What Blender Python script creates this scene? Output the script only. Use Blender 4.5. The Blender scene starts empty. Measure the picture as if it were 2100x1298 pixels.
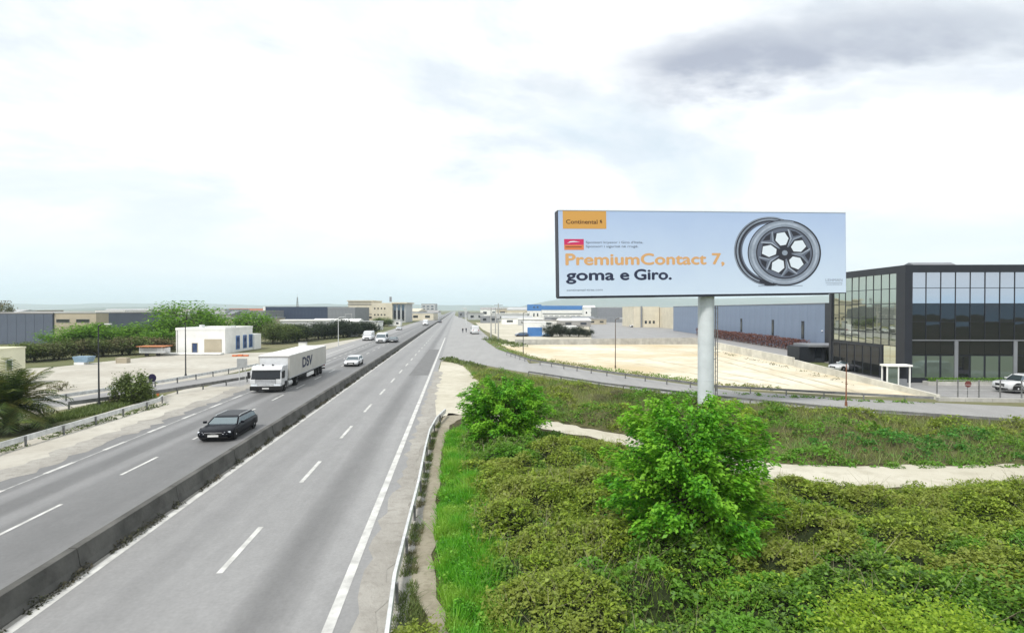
import bpy, math, random
import numpy as np
from mathutils import Vector, Matrix

scene = bpy.context.scene
col = scene.collection
# ------------------------------------------------------------------ camera
cam_data = bpy.data.cameras.new("camera")
cam = bpy.data.objects.new("camera", cam_data)
col.objects.link(cam)
cam.location = (0, 0, 7.8)
cam.rotation_euler = (math.radians(90 - 0.69), 0, 0)
cam_data.sensor_fit = 'HORIZONTAL'
cam_data.angle = 2 * math.atan(1050 / 1165)
cam_data.clip_end = 40000
scene.camera = cam
# ------------------------------------------------------------------ light
SUN_EL, SUN_AZ = math.radians(52), math.radians(216)      # azimuth clockwise from +Y
sun_data = bpy.data.lights.new("sun", 'SUN')
sun_data.energy = 1.5
sun_data.angle = math.radians(10)
sun_data.color = (1.0, 0.96, 0.9)
sun = bpy.data.objects.new("sun", sun_data)
col.objects.link(sun)
to_sun = Vector((math.sin(SUN_AZ) * math.cos(SUN_EL), math.cos(SUN_AZ) * math.cos(SUN_EL), math.sin(SUN_EL)))
sun.rotation_euler = to_sun.to_track_quat('Z', 'Y').to_euler()
scene.view_settings.view_transform = 'Standard'
scene.view_settings.look = 'None'
scene.view_settings.gamma = 1.0
scene.view_settings.use_curve_mapping = False
scene.view_settings.exposure = 1.15
scene.cycles.volume_bounces = 3

world = bpy.data.worlds.new("World")
scene.world = world
world.use_nodes = True
wn, wl = world.node_tree.nodes, world.node_tree.links
wn.clear()
def WN(t, **kw):
    n = wn.new(t)
    for k, v in kw.items():
        setattr(n, k, v)
    return n
def wmath(op, a, b=None, c=None, clamp=False):
    n = WN('ShaderNodeMath', operation=op, use_clamp=clamp)
    for i, q in enumerate((a, b, c)):
        if q is None: continue
        if isinstance(q, (int, float)): n.inputs[i].default_value = q
        else: wl.new(q, n.inputs[i])
    return n.outputs[0]
def wramp(src, stops):
    n = WN('ShaderNodeValToRGB')
    e = n.color_ramp.elements
    while len(e) < len(stops): e.new(0.5)
    for i, (p, c) in enumerate(stops):
        e[i].position = p; e[i].color = (*c, 1)
    wl.new(src, n.inputs[0]); return n.outputs[0]
def wmix(fac, a, b, blend='MIX'):
    n = WN('ShaderNodeMix', data_type='RGBA', blend_type=blend)
    for i, q in ((0, fac), (6, a), (7, b)):
        if isinstance(q, (int, float)): n.inputs[i].default_value = q
        elif isinstance(q, tuple): n.inputs[i].default_value = (*q, 1)
        else: wl.new(q, n.inputs[i])
    return n.outputs[2]
wo = WN('ShaderNodeOutputWorld')
sky = WN('ShaderNodeTexSky', sky_type='NISHITA')
sky.sun_disc = False
sky.sun_elevation = SUN_EL
sky.sun_rotation = SUN_AZ
sky.air_density = 1.0; sky.dust_density = 2.5; sky.ozone_density = 1.0
tc = WN('ShaderNodeTexCoord')
sep = WN('ShaderNodeSeparateXYZ'); wl.new(tc.outputs['Generated'], sep.inputs[0])
dx, dy, dz = sep.outputs
up = wmath('MAXIMUM', dz, 0.0)
den = wmath('ADD', up, 0.16)
cx = wmath('DIVIDE', dx, den); cy = wmath('DIVIDE', dy, den)
cmb = WN('ShaderNodeCombineXYZ'); wl.new(cx, cmb.inputs[0]); wl.new(cy, cmb.inputs[1])
def cnoise(scale, detail, rough, off=(0, 0, 0), dist=0.0):
    mp = WN('ShaderNodeMapping'); mp.inputs['Location'].default_value = off
    wl.new(cmb.outputs[0], mp.inputs[0])
    n = WN('ShaderNodeTexNoise'); n.inputs['Scale'].default_value = scale
    n.inputs['Detail'].default_value = detail; n.inputs['Roughness'].default_value = rough
    n.inputs['Distortion'].default_value = dist
    wl.new(mp.outputs[0], n.inputs['Vector']); return n.outputs[0]
n1 = cnoise(0.62, 8, 0.60, (3.1, 1.7, 0), 0.5)
n2 = cnoise(1.7, 7, 0.62, (9.4, 2.2, 0), 0.4)
# overcast deck: bright white, thinner bluish-grey places
deck = wramp(n1, [(0.0, (0.36, 0.405, 0.435)), (0.375, (0.395, 0.435, 0.46)), (0.455, (0.45, 0.472, 0.485)), (0.53, (0.56, 0.57, 0.575)), (1.0, (0.66, 0.66, 0.66))])
deck2 = wramp(n2, [(0.0, (0.82, 0.85, 0.89)), (0.42, (0.88, 0.90, 0.93)), (0.54, (1, 1, 1)), (1.0, (1, 1, 1))])
deck = wmix(0.8, deck, deck2, 'MULTIPLY')
# pale blue towards the horizon under the deck
low = wramp(up, [(0.0, (0.30, 0.46, 0.57)), (0.022, (0.385, 0.475, 0.53)), (0.06, (0.44, 0.48, 0.50)), (0.26, (0.52, 0.53, 0.535))])
lowf = wramp(up, [(0.0, (1, 1, 1)), (0.08, (0.80, 0.80, 0.80)), (0.24, (0, 0, 0))])
deck = wmix(lowf, deck, low)
# one heavy grey cloud bank with a thin tail
front = wmath('MAXIMUM', dy, 0.02)
pu = wmath('DIVIDE', dx, front); pv = wmath('DIVIDE', dz, front)
wcmb = WN('ShaderNodeCombineXYZ'); wl.new(pu, wcmb.inputs[0]); wl.new(wmath('MULTIPLY', pv, 2.4), wcmb.inputs[1])
def bank_noise(scale, det, off):
    mp = WN('ShaderNodeMapping'); mp.inputs['Location'].default_value = (off, off * 0.7, 0); wl.new(wcmb.outputs[0], mp.inputs[0])
    n = WN('ShaderNodeTexNoise'); n.inputs['Scale'].default_value = scale; n.inputs['Detail'].default_value = det; n.inputs['Roughness'].default_value = 0.58
    wl.new(mp.outputs[0], n.inputs['Vector']); return wmath('SUBTRACT', n.outputs[0], 0.5)
w1, w2 = bank_noise(4.0, 7, 0.0), bank_noise(9.0, 7, 3.3)
def puff(u0, v0, ru, rv, tilt, gain):
    a = wmath('ADD', wmath('SUBTRACT', pu, u0), wmath('MULTIPLY', w1, 0.16))
    b = wmath('ADD', wmath('SUBTRACT', wmath('SUBTRACT', pv, v0), wmath('MULTIPLY', a, tilt)), wmath('MULTIPLY', w2, 0.085))
    a = wmath('DIVIDE', a, ru); b = wmath('DIVIDE', b, rv)
    r = wmath('SQRT', wmath('ADD', wmath('MULTIPLY', a, a), wmath('MULTIPLY', b, b)))
    m = WN('ShaderNodeMapRange', interpolation_type='SMOOTHSTEP'); m.inputs[1].default_value = 1.25; m.inputs[2].default_value = 0.25
    m.inputs[3].default_value = 0.0; m.inputs[4].default_value = gain; wl.new(r, m.inputs[0]); return m.outputs[0]
dark = puff(0.40, 0.435, 0.27, 0.075, 0.10, 0.98)
for q in (puff(0.66, 0.475, 0.42, 0.075, 0.06, 0.75), puff(0.60, 0.375, 0.22, 0.028, 0.16, 0.30), puff(0.80, 0.40, 0.30, 0.040, 0.05, 0.25), puff(0.10, 0.40, 0.10, 0.05, 0.1, 0.16)):
    dark = wmath('MAXIMUM', dark, q)
dark = wmath('MULTIPLY', dark, wmath('ADD', 1.0, wmath('MULTIPLY', w2, 1.1)), clamp=True)
dark = wmath('MULTIPLY', dark, wmath('GREATER_THAN', dy, 0.05))
deck = wmix(dark, deck, (0.225, 0.24, 0.28))
skyb = wmix(1.0, sky.outputs[0], (0.10, 0.10, 0.10), 'MULTIPLY')
final = wmix(0.92, skyb, deck)
bg = WN('ShaderNodeBackground'); bg.inputs['Strength'].default_value = 1.0
wl.new(final, bg.inputs[0]); wl.new(bg.outputs[0], wo.inputs[0])

# ------------------------------------------------------------------ helpers
TH = math.radians(5.5888)                     # the highway leans left of the view
ST, CT = math.sin(TH), math.cos(TH)
def rd(s, t, z=0.0):                          # road frame: s along the highway, t to its right
    return Vector((t * CT - s * ST, s * CT + t * ST, z))

def tag(o, label=None, cat=None, group=None, kind=None):
    if label: o["label"] = label
    if cat: o["category"] = cat
    if group: o["group"] = group
    if kind: o["kind"] = kind
    return o

def empty(name, loc=(0, 0, 0), rz=0.0):
    o = bpy.data.objects.new(name, None)
    o.empty_display_size = 0.2
    o.location = loc; o.rotation_euler = (0, 0, rz)
    col.objects.link(o)
    return o

class MB:
    def __init__(self): self.v, self.f, self.m = [], [], []
    def add(self, vs, fs, mi=0):
        b = len(self.v)
        self.v += [tuple(p) for p in vs]
        self.f += [tuple(b + i for i in q) for q in fs]
        self.m += [mi] * len(fs)
        return self
    def bx(self, x0, x1, y0, y1, z0, z1, mi=0):
        return self.add([(x0, y0, z0), (x1, y0, z0), (x1, y1, z0), (x0, y1, z0), (x0, y0, z1), (x1, y0, z1), (x1, y1, z1), (x0, y1, z1)],
                        [(3, 2, 1, 0), (4, 5, 6, 7), (0, 1, 5, 4), (1, 2, 6, 5), (2, 3, 7, 6), (3, 0, 4, 7)], mi)
    def prism(self, poly, z0, z1, mi=0):
        n = len(poly)
        vs = [(x, y, z0) for x, y in poly] + [(x, y, z1) for x, y in poly]
        fs = [tuple(reversed(range(n))), tuple(range(n, 2 * n))] + [(i, (i + 1) % n, n + (i + 1) % n, n + i) for i in range(n)]
        return self.add(vs, fs, mi)
    def xprism(self, poly, x0, x1, mi=0):     # poly in (y,z), extruded along x
        n = len(poly)
        vs = [(x0, y, z) for y, z in poly] + [(x1, y, z) for y, z in poly]
        fs = [tuple(range(n)), tuple(reversed(range(n, 2 * n)))] + [(n + i, n + (i + 1) % n, (i + 1) % n, i) for i in range(n)]
        return self.add(vs, fs, mi)
    def cyl(self, p0, p1, r0, r1=None, n=10, mi=0, caps=True):
        r1 = r0 if r1 is None else r1
        p0, p1 = Vector(p0), Vector(p1)
        d = (p1 - p0).normalized()
        a = d.orthogonal().normalized(); b = d.cross(a)
        vs = []
        for p, r in ((p0, r0), (p1, r1)):
            for i in range(n):
                t = 2 * math.pi * i / n
                vs.append(p + a * (r * math.cos(t)) + b * (r * math.sin(t)))
        fs = [(i, (i + 1) % n, n + (i + 1) % n, n + i) for i in range(n)]
        if caps: fs += [tuple(reversed(range(n))), tuple(range(n, 2 * n))]
        return self.add(vs, fs, mi)
    def tube(self, pts, rs, n=6, mi=0):
        for i in range(len(pts) - 1):
            self.cyl(pts[i], pts[i + 1], rs[i], rs[i + 1], n, mi, caps=(i == len(pts) - 2))
        return self
    def loft(self, rings, mi=0, cap=True):    # rings: lists of points of the same length, closed rings
        n = len(rings[0]); vs = [p for r in rings for p in r]; fs = []
        for k in range(len(rings) - 1):
            for i in range(n):
                j = (i + 1) % n
                fs.append((k * n + i, k * n + j, (k + 1) * n + j, (k + 1) * n + i))
        if cap:
            fs.append(tuple(reversed(range(n)))); fs.append(tuple(range((len(rings) - 1) * n, len(rings) * n)))
        return self.add(vs, fs, mi)
    def mesh(self, name):
        me = bpy.data.meshes.new(name)
        me.from_pydata(self.v, [], self.f)
        return me
    def build(self, name, mats, parent=None, smooth=False, loc=None, rz=0.0, bevel=0.0):
        me = self.mesh(name)
        if not isinstance(mats, (list, tuple)): mats = [mats]
        for m in mats: me.materials.append(m)
        if len(mats) > 1: me.polygons.foreach_set('material_index', self.m)
        if smooth: me.polygons.foreach_set('use_smooth', [True] * len(me.polygons))
        me.update()
        return link(name, me, parent, loc, rz, bevel)

def link(name, me, parent=None, loc=None, rz=0.0, bevel=0.0):
    o = bpy.data.objects.new(name, me)
    col.objects.link(o)
    if parent is not None: o.parent = parent
    if loc is not None: o.location = loc
    if rz: o.rotation_euler = (0, 0, rz)
    if bevel:
        b = o.modifiers.new("bevel", 'BEVEL'); b.width = bevel; b.segments = 2; b.limit_method = 'ANGLE'
    return o

def copy_tree(o, parent=None):
    c = o.copy(); col.objects.link(c); c.parent = parent
    for ch in list(o.children): copy_tree(ch, c)
    return c

# ------------------------------------------------------------------ materials
MATS = {}
def mat(name, color, rough=0.8, metal=0.0, var=0.0, scale=1.0, bump=0.0, bscale=20.0, dirt=None, spec=0.3, stretch=None):
    if name in MATS: return MATS[name]
    m = bpy.data.materials.new(name); m.use_nodes = True
    nt = m.node_tree; N, L = nt.nodes, nt.links
    b = N['Principled BSDF']
    b.inputs['Roughness'].default_value = rough
    b.inputs['Metallic'].default_value = metal
    b.inputs['Specular IOR Level'].default_value = spec
    b.inputs['Base Color'].default_value = (*color, 1)
    tcn = N.new('ShaderNodeTexCoord')
    vec = tcn.outputs['Object']
    if stretch:
        mp = N.new('ShaderNodeMapping'); mp.inputs['Scale'].default_value = stretch
        L.new(vec, mp.inputs[0]); vec = mp.outputs[0]
    if var or dirt:
        nz = N.new('ShaderNodeTexNoise'); nz.inputs['Scale'].default_value = scale
        nz.inputs['Detail'].default_value = 8; nz.inputs['Roughness'].default_value = 0.62
        L.new(vec, nz.inputs['Vector'])
        rp = N.new('ShaderNodeValToRGB')
        e = rp.color_ramp.elements
        e[0].position = 0.3; e[1].position = 0.7
        c0 = tuple(c * (1 - var) for c in color) if dirt is None else dirt
        c1 = tuple(min(1, c * (1 + var)) for c in color)
        e[0].color = (*c0, 1); e[1].color = (*c1, 1)
        L.new(nz.outputs[0], rp.inputs[0]); L.new(rp.outputs[0], b.inputs['Base Color'])
    if bump:
        nb = N.new('ShaderNodeTexNoise'); nb.inputs['Scale'].default_value = bscale; nb.inputs['Detail'].default_value = 6
        L.new(vec, nb.inputs['Vector'])
        bp = N.new('ShaderNodeBump'); bp.inputs['Strength'].default_value = bump; bp.inputs['Distance'].default_value = 0.05
        L.new(nb.outputs[0], bp.inputs['Height']); L.new(bp.outputs[0], b.inputs['Normal'])
    MATS[name] = m
    return m

def asphalt(name, base, bands, patch=0.25, edge=None):
    """worn asphalt; bands: (x, half width, factor) wear stripes along local Y"""
    m = bpy.data.materials.new(name); m.use_nodes = True
    nt = m.node_tree; N, L = nt.nodes, nt.links
    b = N['Principled BSDF']; b.inputs['Roughness'].default_value = 0.62; b.inputs['Specular IOR Level'].default_value = 0.5
    tcn = N.new('ShaderNodeTexCoord'); sp = N.new('ShaderNodeSeparateXYZ'); L.new(tcn.outputs['Object'], sp.inputs[0])
    def mth(op, a, bb=None, clamp=False):
        n = N.new('ShaderNodeMath'); n.operation = op; n.use_clamp = clamp
        for i, q in enumerate((a, bb)):
            if q is None: continue
            if isinstance(q, (int, float)): n.inputs[i].default_value = q
            else: L.new(q, n.inputs[i])
        return n.outputs[0]
    def noise(scale, st, det=6, ro=0.6):
        mp = N.new('ShaderNodeMapping'); mp.inputs['Scale'].default_value = st; L.new(tcn.outputs['Object'], mp.inputs[0])
        n = N.new('ShaderNodeTexNoise'); n.inputs['Scale'].default_value = scale; n.inputs['Detail'].default_value = det; n.inputs['Roughness'].default_value = ro
        L.new(mp.outputs[0], n.inputs['Vector']); return n.outputs[0]
    long_ = noise(1.0, (1.3, 0.045, 1), 5)
    blot = noise(0.35, (1, 0.30, 1), 9, 0.70)
    mid_ = noise(2.2, (1, 0.5, 1), 8, 0.72)
    fine = noise(9.0, (1, 1, 1), 6, 0.7)
    fac = mth('ADD', 1.0 - patch * 0.5, mth('MULTIPLY', long_, patch))
    fac = mth('MULTIPLY', fac, mth('ADD', 0.72, mth('MULTIPLY', blot, 0.56)))
    fac = mth('MULTIPLY', fac, mth('ADD', 0.80, mth('MULTIPLY', mid_, 0.40)))
    fac = mth('MULTIPLY', fac, mth('ADD', 0.76, mth('MULTIPLY', fine, 0.48)))
    wob = mth('MULTIPLY', mth('SUBTRACT', long_, 0.5), 0.5)
    for (x0, hw, k) in bands:
        dxx = mth('DIVIDE', mth('SUBTRACT', mth('ADD', sp.outputs[0], wob), x0), hw)
        g = mth('SUBTRACT', 1.0, mth('MULTIPLY', dxx, dxx), clamp=True)
        fac = mth('MULTIPLY', fac, mth('ADD', 1.0, mth('MULTIPLY', g, k)))
    cm = N.new('ShaderNodeCombineColor')
    for i, c in enumerate(base): L.new(mth('MULTIPLY', fac, c), cm.inputs[i])
    L.new(cm.outputs[0], b.inputs['Base Color'])
    bp = N.new('ShaderNodeBump'); bp.inputs['Strength'].default_value = 0.25; bp.inputs['Distance'].default_value = 0.02
    L.new(fine, bp.inputs['Height']); L.new(bp.outputs[0], b.inputs['Normal'])
    return m

def earth(name, colors, scale=0.15, fine=1.6, bump=0.5):
    """bare ground: three tones mixed by two noises"""
    m = bpy.data.materials.new(name); m.use_nodes = True
    nt = m.node_tree; N, L = nt.nodes, nt.links
    b = N['Principled BSDF']; b.inputs['Roughness'].default_value = 0.95; b.inputs['Specular IOR Level'].default_value = 0.1
    tcn = N.new('ShaderNodeTexCoord')
    def nz(s, d=9, r=0.65):
        n = N.new('ShaderNodeTexNoise'); n.inputs['Scale'].default_value = s; n.inputs['Detail'].default_value = d; n.inputs['Roughness'].default_value = r
        L.new(tcn.outputs['Object'], n.inputs['Vector']); return n.outputs[0]
    def rampn(src, a, bq, p0, p1):
        r = N.new('ShaderNodeValToRGB'); r.color_ramp.elements[0].position = p0; r.color_ramp.elements[1].position = p1
        r.color_ramp.elements[0].color = (*a, 1); r.color_ramp.elements[1].color = (*bq, 1); L.new(src, r.inputs[0]); return r.outputs[0]
    c1 = rampn(nz(scale), colors[0], colors[1], 0.40, 0.60)
    f2 = rampn(nz(fine), (0, 0, 0), (1, 1, 1), 0.48, 0.66)
    mx = N.new('ShaderNodeMix'); mx.data_type = 'RGBA'
    fm = N.new('ShaderNodeMath'); fm.operation = 'MULTIPLY'; fm.inputs[1].default_value = 0.6
    L.new(f2, fm.inputs[0]); L.new(fm.outputs[0], mx.inputs[0])
    L.new(c1, mx.inputs[6]); mx.inputs[7].default_value = (*colors[2], 1)
    L.new(mx.outputs[2], b.inputs['Base Color'])
    bp = N.new('ShaderNodeBump'); bp.inputs['Strength'].default_value = bump; bp.inputs['Distance'].default_value = 0.08
    L.new(nz(fine * 4, 6), bp.inputs['Height']); L.new(bp.outputs[0], b.inputs['Normal'])
    return m

def foliage(name, c0, c1, c2=None, nscale=0.25, trans=0.35, rough=0.55):
    """leaves: every leaf its own tone between c0 and c1, patches drifting to c2"""
    m = bpy.data.materials.new(name); m.use_nodes = True
    nt = m.node_tree; N, L = nt.nodes, nt.links
    for n in list(N):
        if n.type != 'OUTPUT_MATERIAL': N.remove(n)
    out = N['Material Output']
    ge = N.new('ShaderNodeNewGeometry')
    rp = N.new('ShaderNodeValToRGB'); e = rp.color_ramp.elements
    e[0].color = (*c0, 1); e[1].color = (*c1, 1)
    L.new(ge.outputs['Random Per Island'], rp.inputs[0])
    colr = rp.outputs[0]
    if c2:
        nz = N.new('ShaderNodeTexNoise'); nz.inputs['Scale'].default_value = nscale; nz.inputs['Detail'].default_value = 5
        L.new(ge.outputs['Position'], nz.inputs['Vector'])
        r2 = N.new('ShaderNodeValToRGB'); r2.color_ramp.elements[0].position = 0.46; r2.color_ramp.elements[1].position = 0.6
        L.new(nz.outputs[0], r2.inputs[0])
        mx = N.new('ShaderNodeMix'); mx.data_type = 'RGBA'
        ml = N.new('ShaderNodeMath'); ml.operation = 'MULTIPLY'; ml.inputs[1].default_value = 0.8
        L.new(r2.outputs[0], ml.inputs[0]); L.new(ml.outputs[0], mx.inputs[0])
        L.new(colr, mx.inputs[6]); mx.inputs[7].default_value = (*c2, 1)
        colr = mx.outputs[2]
    d = N.new('ShaderNodeBsdfDiffuse'); t = N.new('ShaderNodeBsdfTranslucent'); g = N.new('ShaderNodeBsdfGlossy')
    g.inputs['Roughness'].default_value = rough; g.inputs['Color'].default_value = (1, 1, 1, 1)
    L.new(colr, d.inputs[0]); L.new(colr, t.inputs[0])
    m1 = N.new('ShaderNodeMixShader'); m1.inputs[0].default_value = trans
    L.new(d.outputs[0], m1.inputs[1]); L.new(t.outputs[0], m1.inputs[2])
    m2 = N.new('ShaderNodeMixShader'); m2.inputs[0].default_value = 0.025
    L.new(m1.outputs[0], m2.inputs[1]); L.new(g.outputs[0], m2.inputs[2])
    L.new(m2.outputs[0], out.inputs[0])
    return m

def glass(name, tint, reflect, dark, rough=0.02):
    """facade glass: mirror coat over a dark room"""
    m = bpy.data.materials.new(name); m.use_nodes = True
    nt = m.node_tree; N, L = nt.nodes, nt.links
    for n in list(N):
        if n.type != 'OUTPUT_MATERIAL': N.remove(n)
    g = N.new('ShaderNodeBsdfGlossy'); g.inputs['Roughness'].default_value = rough; g.inputs['Color'].default_value = (*tint, 1)
    d = N.new('ShaderNodeBsdfDiffuse'); d.inputs['Color'].default_value = (*dark, 1)
    tcn = N.new('ShaderNodeTexCoord'); nz = N.new('ShaderNodeTexNoise'); nz.inputs['Scale'].default_value = 0.7; nz.inputs['Detail'].default_value = 2
    L.new(tcn.outputs['Object'], nz.inputs['Vector'])
    bp = N.new('ShaderNodeBump'); bp.inputs['Strength'].default_value = 0.06; bp.inputs['Distance'].default_value = 0.03
    L.new(nz.outputs[0], bp.inputs['Height']); L.new(bp.outputs[0], g.inputs['Normal'])
    mx = N.new('ShaderNodeMixShader'); mx.inputs[0].default_value = reflect
    L.new(d.outputs[0], mx.inputs[1]); L.new(g.outputs[0], mx.inputs[2]); L.new(mx.outputs[0], N['Material Output'].inputs[0])
    return m

# ------------------------------------------------------------------ leaf geometry
rng = np.random.default_rng(7)
def vnoise(x, y, seed=0):
    r = np.random.default_rng(seed).random((64, 64))
    xi = np.floor(x).astype(int); yi = np.floor(y).astype(int)
    fx = x - xi; fy = y - yi
    fx = fx * fx * (3 - 2 * fx); fy = fy * fy * (3 - 2 * fy)
    g = lambda a, b: r[a % 64, b % 64]
    return (g(xi, yi) * (1 - fx) + g(xi + 1, yi) * fx) * (1 - fy) + (g(xi, yi + 1) * (1 - fx) + g(xi + 1, yi + 1) * fx) * fy
def fbm(x, y, seed=0, oct=4):
    a, s, t = 0.5, 0.0, 0.0
    for k in range(oct):
        s = s + a * vnoise(x * 2 ** k, y * 2 ** k, seed + k); t += a; a *= 0.5
    return s / t

def quads_mesh(name, V):                      # V: (n,4,3)
    n = len(V)
    me = bpy.data.meshes.new(name)
    me.vertices.add(n * 4); me.vertices.foreach_set('co', V.reshape(-1).astype(np.float32))
    me.loops.add(n * 4); me.loops.foreach_set('vertex_index', np.arange(n * 4, dtype=np.int32))
    me.polygons.add(n)
    me.polygons.foreach_set('loop_start', np.arange(0, n * 4, 4, dtype=np.int32))
    me.update(calc_edges=True)
    return me

def leaf_quads(P, size, up=0.6, aspect=0.55, direction=None):
    n = len(P)
    N = rng.normal(size=(n, 3)); N[:, 2] = np.abs(N[:, 2]) + up * 2
    N /= np.linalg.norm(N, axis=1, keepdims=True)
    T = rng.normal(size=(n, 3)) if direction is None else direction + rng.normal(size=(n, 3)) * 0.45
    T -= N * np.sum(T * N, axis=1, keepdims=True); T /= np.linalg.norm(T, axis=1, keepdims=True) + 1e-9
    B = np.cross(N, T)
    s = np.asarray(size).reshape(-1, 1) * np.ones((n, 1))
    V = np.empty((n, 4, 3))
    V[:, 0] = P - T * s; V[:, 2] = P + T * s - N * s * 0.25
    V[:, 1] = P + B * s * aspect + N * s * 0.12; V[:, 3] = P - B * s * aspect + N * s * 0.12
    return V

def blade_quads(P, h, w, lean=0.35):
    n = len(P)
    a = rng.random(n) * 2 * np.pi
    T = np.stack([np.cos(a), np.sin(a), np.zeros(n)], 1)
    h = np.asarray(h).reshape(-1, 1) * np.ones((n, 1)); w = np.asarray(w).reshape(-1, 1) * np.ones((n, 1))
    Ld = rng.normal(size=(n, 3)) * lean; Ld[:, 2] = 1.0
    V = np.empty((n, 4, 3))
    V[:, 0] = P - T * w; V[:, 1] = P + T * w
    V[:, 2] = P + Ld * h + T * w * 0.15; V[:, 3] = P + Ld * h - T * w * 0.15
    return V

def in_poly(x, y, poly):
    r = np.zeros(len(x), bool); n = len(poly)
    for i in range(n):
        x0, y0 = poly[i]; x1, y1 = poly[(i + 1) % n]
        if y0 == y1: continue
        c = ((y0 > y) != (y1 > y)) & (x < (x1 - x0) * (y - y0) / (y1 - y0) + x0)
        r ^= c
    return r
def scatter(poly, n):
    a = np.array(poly); lo, hi = a.min(0), a.max(0)
    out = np.zeros((0, 2))
    while len(out) < n:
        p = lo + rng.random((n * 2, 2)) * (hi - lo)
        out = np.concatenate([out, p[in_poly(p[:, 0], p[:, 1], poly)]])
    return out[:n]

# ================================================================== THE SETTING
M_sand = earth("pale_sand", [(0.47, 0.44, 0.35), (0.56, 0.53, 0.44), (0.38, 0.35, 0.27)], 0.09, 0.9)
M_lot = earth("ochre_lot_sand", [(0.55, 0.46, 0.30), (0.68, 0.65, 0.54), (0.50, 0.42, 0.29)], 0.05, 0.5)
M_lot_left = earth("left_lot_sand", [(0.41, 0.385, 0.33), (0.51, 0.49, 0.43), (0.35, 0.325, 0.28)], 0.08, 0.8)
M_shoulder = earth("dusty_shoulder", [(0.31, 0.295, 0.265), (0.38, 0.365, 0.33), (0.24, 0.225, 0.20)], 0.25, 2.2)
M_ground = earth("plain_soil", [(0.11, 0.13, 0.055), (0.20, 0.19, 0.11), (0.15, 0.135, 0.08)], 0.02, 0.35)
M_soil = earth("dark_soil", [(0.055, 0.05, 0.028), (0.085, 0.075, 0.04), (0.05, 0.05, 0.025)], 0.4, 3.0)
M_path = earth("trodden_path", [(0.27, 0.24, 0.18), (0.34, 0.31, 0.24), (0.19, 0.17, 0.12)], 0.6, 4.0)
M_paint = mat("white_road_paint", (0.70, 0.70, 0.66), 0.7, dirt=(0.36, 0.355, 0.34), scale=1.3)
M_paint_worn = mat("worn_road_paint", (0.52, 0.52, 0.50), 0.7, dirt=(0.25, 0.25, 0.24), scale=2.0)
M_asph_r = asphalt("asphalt_right", (0.240, 0.238, 0.234), [(-5.0, 0.85, -0.34), (-8.7, 0.8, -0.10), (-3.6, 0.5, 0.10), (-10.6, 0.6, 0.12)], 0.30)
M_asph_l = asphalt("asphalt_left", (0.165, 0.164, 0.162), [(-17.6, 0.7, -0.20), (-18.6, 0.5, 0.28), (-16.6, 0.5, 0.28), (-14.0, 1.2, -0.12)], 0.30)
M_asph_s = asphalt("asphalt_service", (0.29, 0.285, 0.275), [], 0.25)
M_yard = asphalt("asphalt_yard", (0.27, 0.265, 0.26), [], 0.25)
M_conc = mat("pale_concrete", (0.58, 0.56, 0.49), 0.9, var=0.22, scale=0.6, bump=0.3)
M_conc_grey = mat("grey_concrete", (0.40, 0.39, 0.36), 0.9, var=0.25, scale=0.8, bump=0.3)
M_barrier = mat("soot_stained_concrete", (0.095, 0.093, 0.085), 0.9, var=0.4, scale=0.9, bump=0.4, bscale=8)
M_galv = mat("galvanised_steel", (0.60, 0.61, 0.60), 0.5, metal=0.25, var=0.25, scale=2.5)
M_galv_dark = mat("weathered_steel", (0.20, 0.20, 0.20), 0.6, metal=0.4, var=0.3, scale=2.0)
M_rust = mat("rusty_steel", (0.20, 0.085, 0.045), 0.8, var=0.4, scale=4.0)
M_black = mat("black_plastic", (0.012, 0.012, 0.013), 0.5)
M_darkmetal = mat("dark_steel_post", (0.035, 0.038, 0.042), 0.6)

def sheet(name, pts, z, m, nsub=None):
    mb = MB(); mb.add([(x, y, z) for x, y in pts], [tuple(range(len(pts)))])
    o = mb.build(name, m)
    return tag(o, kind="structure")

def ribbon(name, pts, widths, z, m, jag=0.0, seed=1):
    """ground strip along a polyline with (optionally ragged) edges"""
    r = random.Random(seed)
    P = []
    for i in range(len(pts) - 1):
        a, b = Vector(pts[i]), Vector(pts[i + 1]); k = max(2, int((b - a).length / 0.8))
        for j in range(k): P.append((a.lerp(b, j / k), widths[i] + (widths[i + 1] - widths[i]) * j / k))
    P.append((Vector(pts[-1]), widths[-1]))
    vs, fs = [], []
    for i, (p, w) in enumerate(P):
        d = (P[min(i + 1, len(P) - 1)][0] - P[max(i - 1, 0)][0]).normalized(); n = Vector((d.y, -d.x))
        l, q = p - n * (w / 2 + r.uniform(-jag, jag)), p + n * (w / 2 + r.uniform(-jag, jag))
        vs += [(l.x, l.y, z), (q.x, q.y, z)]
        if i: fs.append((2 * i - 2, 2 * i - 1, 2 * i + 1, 2 * i))
    mb = MB(); mb.add(vs, fs)
    return tag(mb.build(name, m), kind="structure")

def road_sheet(name, t0, t1, s0, s1, z, m):
    mb = MB(); mb.add([(t0, s0, z), (t1, s0, z), (t1, s1, z), (t0, s1, z)], [(0, 1, 2, 3)])
    return tag(mb.build(name, m, rz=TH), kind="structure")

mb = MB(); mb.add([(-14000, -300, 0), (14000, -300, 0), (14000, 14000, 0), (-14000, 14000, 0)], [(0, 1, 2, 3)])
tag(mb.build("ground", M_ground), kind="structure")

# highway
road_r = road_sheet("highway_road", -11.36, -2.35, -15, 2600, 0.020, M_asph_r)
road_l = road_sheet("highway_road", -20.6, -11.36, -15, 2600, 0.016, M_asph_l)
road_sheet("road_shoulder", -2.35, -1.25, -15, 75, 0.012, M_shoulder)
road_sheet("road_shoulder", -26.5, -20.6, -15, 60, 0.012, M_lot_left)
aux_l = road_sheet("merging_lane", -25.2, -20.6, 60, 900, 0.014, M_yard)

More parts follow.
